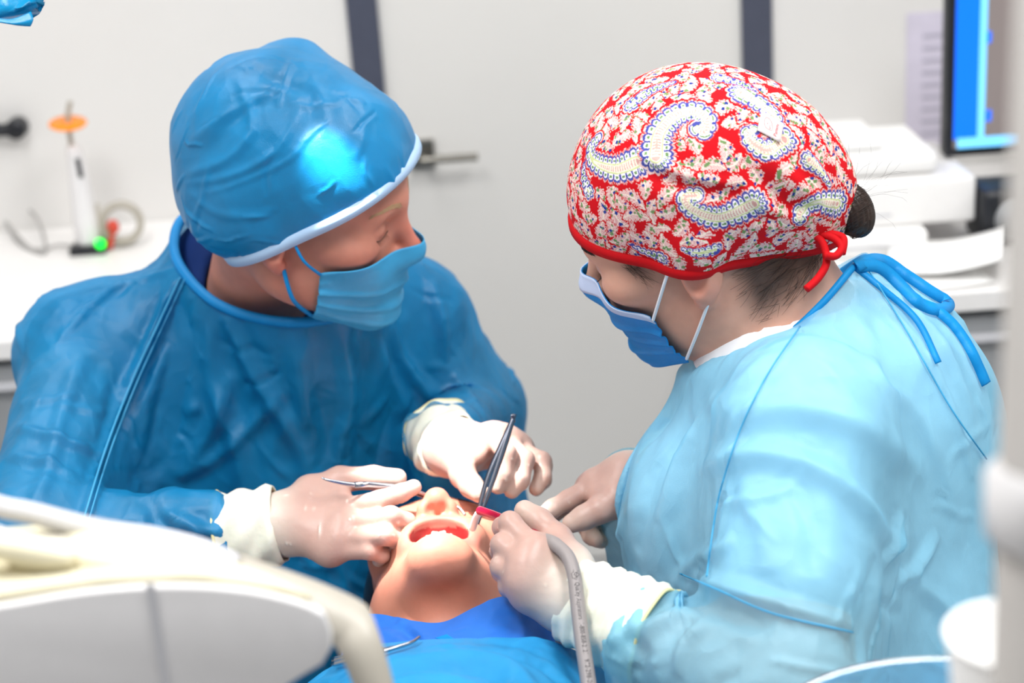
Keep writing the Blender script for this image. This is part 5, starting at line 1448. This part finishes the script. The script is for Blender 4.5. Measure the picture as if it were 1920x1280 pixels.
V, F = lathe([(0.019, kz - 0.018), (0.024, kz - 0.014), (0.0245, kz + 0.010), (0.019, kz + 0.016)], (pp[0], pp[1], 0), 32); part_of(POLE, 'collar', V, F, M_WHITEPLASTIC)

# ------------------------------------------------------------------ operating light above the patient
mouth = HP(0, 0.09, mz)
lampc = P(350, -330, 1.41); ld = unit(P(862, 968, 1.635) - lampc)
LAMP = empty('operating_light', lampc, 'dental operating light whose blue wrapped handle hangs at upper left', 'lamp')
V, F = lathe([(0.0, -0.07), (0.05, -0.068), (0.095, -0.03), (0.10, 0.0), (0.097, 0.006), (0.088, 0.002), (0.07, -0.02), (0.0, -0.03)], lampc, 40, ld); part_of(LAMP, 'head', V, F, M_WHITEPLASTIC)
V, F = lathe([(0.0, -0.029), (0.068, -0.019), (0.0, -0.024)], lampc, 40, ld); part_of(LAMP, 'reflector', V, F, M_STEEL)
hdl = spline(np.array([lampc + D(-1, 0.0, 0.1) * 0.088, P(110, -190, 1.41), P(60, -70, 1.41), P(25, 5, 1.41)]), 30)
V, F = tube(hdl, np.interp(np.linspace(0, 1, len(hdl)), [0, .3, 1], [0.012, 0.014, 0.016]), 18); part_of(LAMP, 'handle', V, F, M_WHITEPLASTIC)
# sleeve over the handle with a folded loose end
sl = spline(np.array([P(120, -150, 1.44), P(60, -60, 1.42), P(30, 0, 1.41), P(34, 30, 1.41)]), 26)
V, F = tube(sl, np.interp(np.linspace(0, 1, len(sl)), [0, .6, .85, 1], [0.017, 0.0205, 0.0225, 0.018]), 20, cap=True)
q = np.arange(len(V)); V = V + 0.0022 * np.sin(q * 1.9)[:, None] * D(1, 0.4, 0.5) + 0.0015 * np.sin(q * 0.77)[:, None] * D(0.2, 1, 0.3)
part_of(LAMP, 'handle_sleeve', V, F, M_LAMPCOVER)
V, F = sheet([[(-20, 30, 1.392), (20, 36, 1.39), (62, 20, 1.392)], [(-10, 40, 1.39), (28, 44, 1.388), (66, 36, 1.39)], [(5, 42, 1.392), (34, 48, 1.39), (58, 52, 1.392)]], 14, 10)
part_of(LAMP, 'sleeve_flap', V, F, M_LAMPCOVER, solid=0.0006)
V, F = tube(spline(np.array([lampc - ld * 0.06, lampc + np.array([0.0, -0.05, 0.28]), lampc + np.array([0.1, -0.1, 0.6]), (lampc[0] + 0.2, lampc[1] - 0.1, CEIL - 0.005)]), 30), 0.016, 14); part_of(LAMP, 'arm', V, F, M_WHITEPLASTIC)
sp = bpy.data.lights.new('operating_beam', 'SPOT'); sp.energy = 76; sp.spot_size = math.radians(28); sp.spot_blend = 0.35; sp.shadow_soft_size = 0.012; sp.color = (1.0, 0.98, 0.95)
so = bpy.data.objects.new('operating_beam', sp); col.objects.link(so); so.location = Vector(lampc + ld * 0.012)
bx_ = CR[:, 0] - ld * (CR[:, 0] @ ld); bx_ = unit(bx_); by_ = np.cross(-ld, bx_)          # rectangular beam: narrow across, long away from the viewer
so.rotation_euler = Matrix(np.stack([bx_, by_, -ld], 1).tolist()).to_euler(); so.scale = (0.60, 1.0, 1.0)

# stools the two clinicians sit on
def stool(x, y, z, label):
    S = empty('stool', (x, y, 0.0), label, 'stool')
    V, F = lathe([(0.0, z - 0.07), (0.15, z - 0.07), (0.17, z - 0.05), (0.17, z - 0.015), (0.15, z), (0.0, z)], (x, y, 0), 36); part_of(S, 'seat', V, F, M_CHAIR)
    V, F = lathe([(0.0, 0.06), (0.028, 0.06), (0.026, z - 0.07), (0.0, z - 0.07)], (x, y, 0), 20); part_of(S, 'post', V, F, M_CHROME)
    for k in range(5):
        a = k * 2 * PI / 5 + 0.3; e = np.array([math.cos(a), math.sin(a), 0])
        V, F = tube(np.array([(x, y, 0.085), np.array([x, y, 0.07]) + e * 0.22]), [0.016, 0.012], 12); lg = part_of(S, 'leg', V, F, M_CHROME)
        V, F = Sdf().ell(np.array([x, y, 0.027]) + e * 0.22, (0.027, 0.027, 0.027)).mesh(0.005); part_of(lg, 'caster', V, F, M_BLACK)
zD = (DENT_BOTTOM := lap)[2]; stool(lap[0], lap[1], zD, 'round padded stool hidden below the person in blue cap')
stool(lpN[0], lpN[1], lpN[2], 'round padded stool hidden below the person in paisley cap')

# ================================================================== the room
YB = 3.0
def struct(name, V, F, m, parent=None, smooth=False):
    if parent is None:
        o = mesh_obj(name, V, F, m, smooth=smooth); o['kind'] = 'structure'
    else: o = part_of(parent, name, V, F, m, smooth=smooth)
    return o
def bx(x0, x1, y0, y1, z0, z1, bevel=0.0): return box(((x0 + x1) / 2, (y0 + y1) / 2, (z0 + z1) / 2), (x1 - x0, y1 - y0, z1 - z0), None, bevel)
XL, XR, YF = -2.3, 2.4, -1.6
struct('floor', *bx(XL - 0.1, XR + 0.1, YF, YB + 0.1, -0.06, 0.0), M_FLOOR)
struct('ceiling', *bx(XL - 0.1, XR + 0.1, YF, YB + 0.1, CEIL, CEIL + 0.08), M_WALL)
struct('wall_left', *bx(XL - 0.1, XL, YF, YB + 0.1, 0, CEIL), M_WALL)
struct('wall_right', *bx(XR, XR + 0.1, YF, YB + 0.1, 0, CEIL), M_WALL)
d0, d1 = at_y(683, 60, YB)[0], at_y(1419, 60, YB)[0]
V, F = join(bx(XL, d0 - 0.027, YB, YB + 0.1, 0, CEIL), bx(d1 + 0.027, XR, YB, YB + 0.1, 0, CEIL), bx(d0 - 0.027, d1 + 0.027, YB, YB + 0.1, 2.15, CEIL))
struct('wall_back', V, F, M_WALL)
door = struct('door_1', *bx(d0 + 0.027, d1 - 0.027, YB + 0.004, YB + 0.045, 0.005, 2.145), M_DOORW)
V, F = join(bx(d0 - 0.027, d0 + 0.027, YB - 0.006, YB + 0.06, 0, 2.20), bx(d1 - 0.027, d1 + 0.027, YB - 0.006, YB + 0.06, 0, 2.20), bx(d0 - 0.027, d1 + 0.027, YB - 0.006, YB + 0.06, 2.146, 2.20))
struct('trim_1', V, F, M_FRAMEG)
hz = at_y(792, 288, YB)
V, F = bx(hz[0] - 0.022, hz[0] + 0.022, YB - 0.008, YB + 0.006, hz[2] - 0.026, hz[2] + 0.026, 0.002); rs = struct('rosette', V, F, M_CHROME, door)
V, F = tube(spline([hz + np.array([0, -0.004, 0]), hz + np.array([0, -0.045, 0]), hz + np.array([0.012, -0.052, 0]), hz + np.array([0.10, -0.052, 0])], 30), 0.0072, 14); struct('lever_handle', V, F, M_CHROME, door, True)
struct('baseboard_back', *bx(XL, d0 - 0.03, YB - 0.012, YB, 0, 0.08), M_WALL)
# ceiling panels (the lamps hang just below each diffuser)
for (x, y), wh in zip(PANELS, ('left of the camera', 'right of the camera', 'at left near the door wall', 'at right near the door wall')):
    o = empty('ceiling_light', (x, y, CEIL), None)
    tag(o, 'white ceiling light panel overhead ' + wh, 'ceiling light', 'ceiling light panels')
    V, F = join(bx(x - 0.31, x - 0.295, y - 0.61, y + 0.61, CEIL - 0.03, CEIL), bx(x + 0.295, x + 0.31, y - 0.61, y + 0.61, CEIL - 0.03, CEIL), bx(x - 0.295, x + 0.295, y - 0.61, y - 0.595, CEIL - 0.03, CEIL), bx(x - 0.295, x + 0.295, y + 0.595, y + 0.61, CEIL - 0.03, CEIL))
    part_of(o, 'frame', V, F, M_WHITEPLASTIC, smooth=False)
    V, F = bx(x - 0.294, x + 0.294, y - 0.594, y + 0.594, CEIL - 0.02, CEIL - 0.012); part_of(o, 'diffuser', V, F, M_PANEL, smooth=False)

# counters along the back wall
ZC = 0.75
def counter(x0, x1, yf, label, n):
    C = empty('base_cabinet', ((x0 + x1) / 2, (yf + YB) / 2, 0), label, 'cabinet')
    V, F = bx(x0, x1, yf + 0.02, YB - 0.004, 0.08, ZC - 0.03); part_of(C, 'carcass', V, F, M_CABGREY, smooth=False)
    w = (x1 - x0) / n
    for k in range(n):
        for z0, z1 in ((0.10, 0.52), (0.53, ZC - 0.045)):
            V, F = bx(x0 + w * k + 0.003, x0 + w * (k + 1) - 0.003, yf + 0.002, yf + 0.02, z0, z1, 0.002); dr = part_of(C, 'drawer_front', V, F, M_CABGREY, smooth=False)
            V, F = bx(x0 + w * (k + 0.3), x0 + w * (k + 0.7), yf - 0.012, yf + 0.002, z1 - 0.035, z1 - 0.025, 0.001); part_of(dr, 'handle', V, F, M_LIGHTGREY, smooth=False)
    V, F = bx(x0, x1, yf + 0.05, YB - 0.004, 0.0, 0.08); part_of(C, 'plinth', V, F, M_CABGREY, smooth=False)
    V, F = bx(x0 - 0.01, x1 + 0.01, yf - 0.015, YB - 0.002, ZC - 0.03, ZC, 0.003); t = mesh_obj('worktop', V, F, M_COUNTER, smooth=False)
    return t
lf = at_z(0, 640, ZC); le = at_z(400, 600, ZC)
tag(counter(XL + 0.002, le[0], lf[1] + 0.015, 'grey cabinet row below the worktop with the curing light', 3), 'white worktop along the back wall carrying the curing light', 'worktop')
rf = at_z(1850, 545, ZC); rx0 = at_z(1500, 560, ZC)[0]
tag(counter(rx0, XR - 0.002, rf[1] + 0.015, 'grey drawer cabinet row behind the person in paisley cap', 3), 'white worktop behind the person in paisley cap holding boxes and papers', 'worktop')

# curing light on its stand
cb = at_z(166, 470, ZC); k = np.linalg.norm(cb - CAM_POS) / FPX
def cl(px, py, dy=0.0): return at_y(px, py, cb[1] + dy)
CL = empty('curing_light', cb, 'white dental curing light with orange shield standing on worktop', 'curing light')
V, F = box(cl(170, 465) + np.array([0, 0, 0.002]), (0.062, 0.06, 0.016), None, 0.004); part_of(CL, 'stand_base', V, F, M_BLACK)
for x0, x1 in ((140, 153), (183, 189)):
    V, F = tube(np.array([cl(x0, 382), cl(x1, 462)]), 0.0042, 12); part_of(CL, 'stand_post', V, F, M_GREIGE)
bpth = spline(np.array([cl(134, 272), cl(143, 305), cl(152, 360), cl(160, 410), cl(167, 455)]), 24)
V, F = tube(bpth, np.interp(np.linspace(0, 1, len(bpth)), [0, 0.1, .4, .8, 1], [0.008, 0.013, 0.017, 0.022, 0.021]), 20); bdy = part_of(CL, 'body', V, F, M_WHITEPLASTIC)
V, F = tube(np.array([cl(145, 297, -0.0125), cl(152, 332, -0.0145)]), 0.0042, 10); part_of(bdy, 'display', V, F, M_BLACK)
V, F = lathe([(0.0, -0.0015), (0.0305, -0.0015), (0.032, 0), (0.0305, 0.0015), (0.0, 0.0015)], cl(127, 231), 36, D(0.02, 0.86, 0.52)); part_of(CL, 'orange_shield', V, F, M_ORANGE)
V, F = tube(spline(np.array([cl(134, 272), cl(128, 235), cl(128, 210), cl(132, 190)]), 14), 0.0045, 12); part_of(CL, 'light_guide', V, F, M_GREIGE)
V, F = Sdf().ell(cl(188, 457, -0.034), (0.0095, 0.004, 0.0095)).mesh(0.0015); part_of(CL, 'indicator', V, F, M_GREENLED)
cbl = spline(np.array([at_z(8, 432, ZC) + [0, 0, 0.006], at_z(40, 418, ZC) + [0, 0, 0.03], at_z(75, 440, ZC) + [0, 0, 0.03], at_z(85, 478, ZC) + [0, 0, 0.004], at_z(40, 462, ZC) + [0, 0, 0.004], at_z(14, 436, ZC) + [0, 0, 0.02], at_z(60, 470, ZC) + [0, 0, 0.004], at_z(110, 470, ZC) + [0, 0, 0.01], at_z(140, 468, ZC) + [0, 0, 0.006]]), 60)
V, F = tube(cbl, 0.003, 8); tag(mesh_obj('power_cable', V, F, M_CABLE), 'thin grey cable looped on worktop left of the curing light', 'cable')
rc = at_z(226, 462, ZC) + np.array([0, 0, 0.034]); ro = at_y(228, 418, rc[1])
TR = empty('tape_roll', ro, 'pale tape roll standing upright right of the curing light', 'tape roll')
V, F = lathe([(0.026, -0.010), (0.038, -0.010), (0.038, 0.010), (0.026, 0.010), (0.026, -0.010)], ro, 40, np.array([0.15, -1, 0.1])); part_of(TR, 'ring', V, F, M_GREIGE)
V, F = Sdf().ell(at_y(212, 425, rc[1] - 0.02), (0.011, 0.008, 0.013)).cone(at_y(212, 432, rc[1] - 0.02), at_y(206, 462, rc[1] - 0.02), 0.004, 0.006, 0.004).mesh(0.002)
tag(mesh_obj('red_stopper', V, F, M_REDP), 'small red capped bottle in front of the tape roll', 'bottle')
# black lever on the back wall at left
kb = at_y(36, 236, YB); BH = empty('door_pull', kb, 'black bar pull fixed on the back wall at far left', 'door pull')
V, F = lathe([(0.0, 0.0), (0.018, 0.0), (0.018, 0.03), (0.016, 0.034), (0.0, 0.034)], kb, 28, np.array([0, -1, 0])); part_of(BH, 'knob', V, F, M_BLACK)
V, F = tube(np.array([kb + [0.0, -0.026, 0], at_y(-60, 242, YB) + [0, -0.026, 0]]), 0.0115, 14); part_of(BH, 'bar', V, F, M_BLACK)

# things on the right worktop
def onc(px, py): return at_z(px, py, ZC)
def upright(name, x0, x1, ybase, ytop, depth, m, label, cat, z0=ZC, bev=0.006, wav=False):
    b = at_z((x0 + x1) / 2, ybase, z0); a = at_y(x0, ybase, b[1]); c_ = at_y(x1, ybase, b[1]); t = at_y((x0 + x1) / 2, ytop, b[1])
    w = c_[0] - a[0]; h_ = max(t[2] - z0, 0.004)
    V, F = box(((a[0] + c_[0]) / 2, b[1] + depth / 2, z0 + h_ / 2 + 0.0006), (w, depth, h_), None, min(bev, h_ * 0.3))
    return V, F, z0 + h_ + 0.0006, b[1]
V, F, z1, yb = upright('x', 1545, 1740, 484, 440, 0.26, M_PAPER, '', '')
PB = empty('storage_box', V.mean(0) * [1, 1, 0] + [0, 0, ZC], 'low white box at the bottom of the stack on worktop', 'box'); part_of(PB, 'body', V, F, M_PAPER)
V2, F2 = box((V[:, 0].mean(), V[:, 1].min() - 0.001, ZC + 0.018), (0.12, 0.002, 0.003), None, 0); part_of(PB, 'lid_gap', V2, F2, M_LIGHTGREY, smooth=False)
x0, x1 = V[:, 0].min(), V[:, 0].max()
V, F = box(((x0 + x1) / 2 + 0.05, yb + 0.15, z1 + 0.036), (x1 - x0 + 0.06, 0.24, 0.070), None, 0.006)
PB2 = empty('storage_box', (0.5 * (x0 + x1), yb + 0.15, z1), 'large white carton in the middle of the stack on worktop', 'box'); part_of(PB2, 'body', V, F, M_COUNTER)
V2, F2 = box(((x0 + x1) / 2 - 0.02, yb + 0.0295, z1 + 0.02), (0.10, 0.002, 0.004), None, 0); part_of(PB2, 'lid_gap', V2, F2, M_LIGHTGREY, smooth=False)
z2 = z1 + 0.0716
V, F = box(((x0 + x1) / 2 + 0.02, yb + 0.16, z2 + 0.018), (x1 - x0 + 0.02, 0.2, 0.034), None, 0.012)
PT = empty('paper_towels', (0.5 * (x0 + x1), yb + 0.16, z2), 'soft white pack of towels on top of the box stack', 'towels'); part_of(PT, 'pack', V, F, M_PAPER)
V2, F2 = box(((x0 + x1) / 2 - 0.03, yb + 0.16, z2 + 0.045), (0.12, 0.15, 0.018), None, 0.008); part_of(PT, 'folded_towel', V2, F2, M_PAPER)
shx = onc(1790, 500)
for i, (px, py, a, w, d, lab_) in enumerate(((1700, 520, 0.12, 0.21, 0.15, 'white paper sheet lying flat under the tilted sheets'), (1772, 500, -0.30, 0.17, 0.16, 'white paper sheet with its corner lifted beside the boxes'))):
    c0 = onc(px, py); n = 12; g = np.linspace(-0.5, 0.5, n)
    X = np.array([(u * w, v * d, 0.003 + 0.012 * i + (0.05 * i + 0.004) * max(0, u + 0.1) ** 1.5) for u in g for v in g]); ca, sa = math.cos(a), math.sin(a)
    X = X @ np.array([[ca, sa, 0], [-sa, ca, 0], [0, 0, 1]]) + c0
    Fp = np.array([(i_ * n + j, (i_ + 1) * n + j, (i_ + 1) * n + j + 1, i_ * n + j + 1) for i_ in range(n - 1) for j in range(n - 1)])
    tag(mesh_obj('paper_sheet', X, Fp, M_PAPER, solid=0.002), lab_, 'paper', 'papers on the right worktop')
c0 = onc(1868, 470); V, F = box(c0 + np.array([0.03, 0.06, 0.046]), (0.10, 0.10, 0.09), None, 0.012); DB = empty('black_speaker', c0, 'dark small desk device beside the papers at far right', 'speaker'); part_of(DB, 'body', V, F, M_BLACK)
V, F = lathe([(0.0, 0.0), (0.03, 0.0), (0.032, 0.002), (0.0, 0.003)], c0 + np.array([0.03, 0.009, 0.046]), 28, np.array([0, -1, 0])); part_of(DB, 'grille', V, F, M_CABGREY)
# monitor on a wall arm
ym = 2.62
MO = empty('monitor', at_y(1900, 150, ym), 'wall mounted monitor with bright blue screen at upper right', 'monitor')
a, b = at_y(1776, 150, ym), at_y(1776, 290, ym); zb = at_y(1850, 291, ym)[2]; W_, H_ = 0.40, 0.30
V, F = box((a[0] + W_ / 2, ym + 0.02, zb + H_ / 2), (W_, 0.035, H_), None, 0.004); part_of(MO, 'casing', V, F, M_BLACK)
xs = at_y(1791, 150, ym)[0]; xe = a[0] + W_ - 0.012; z0s = zb + 0.014; z1s = zb + H_ - 0.014
def scr(nm, xa, xb, za, zb_, m, dy): V, F = bx(xa, xb, ym + 0.0018 - dy, ym + 0.0024, za, zb_); return part_of(MO, nm, V, F, m, smooth=False)
s1 = scr('screen', xs, xe, z0s, z1s, M_SCREEN3, 0.0)
xm, xn = at_y(1836, 150, ym)[0], at_y(1848, 150, ym)[0]
scr('side_panel', xs, xm, z0s + 0.014, z1s, M_SCREEN, 0.0006); scr('divider', xm, xn, z0s + 0.014, z1s, M_SCREEN2, 0.0008); scr('task_bar', xs + 0.006, xe, z0s, z0s + 0.016, M_SCREEN2, 0.0010)
for py in (70, 217): c_ = at_y(1853, py, ym); scr('icon', c_[0] - 0.004, c_[0] + 0.005, c_[2] - 0.009, c_[2] + 0.009, M_SCREEN, 0.0006)
scr('title_bar', xn, xe, z1s - 0.016, z1s, M_SCREEN2, 0.0009)
V, F = tube(np.array([(a[0] + W_ / 2, ym + 0.03, zb + H_ / 2), (a[0] + W_ / 2, YB - 0.002, zb + H_ / 2)]), 0.02, 14); part_of(MO, 'wall_arm', V, F, M_LIGHTGREY)
pa, pb = at_y(1700, 25, YB), at_y(1768, 305, YB)
V, F = bx(pa[0], pb[0], YB - 0.004, YB - 0.001, pb[2], pa[2]); nt = mesh_obj('wall_notice', V, F, M_LILAC, smooth=False); tag(nt, 'pale lilac paper notice taped to wall left of the monitor', 'notice')
for i in range(9):
    z_ = pa[2] - (pa[2] - pb[2]) * (0.15 + 0.08 * i); V, F = bx(pa[0] + 0.028, pb[0] - 0.008, YB - 0.0052, YB - 0.0039, z_ - 0.003, z_ + 0.003); part_of(nt, 'text_line', V, F, M_NOTICE, smooth=False)
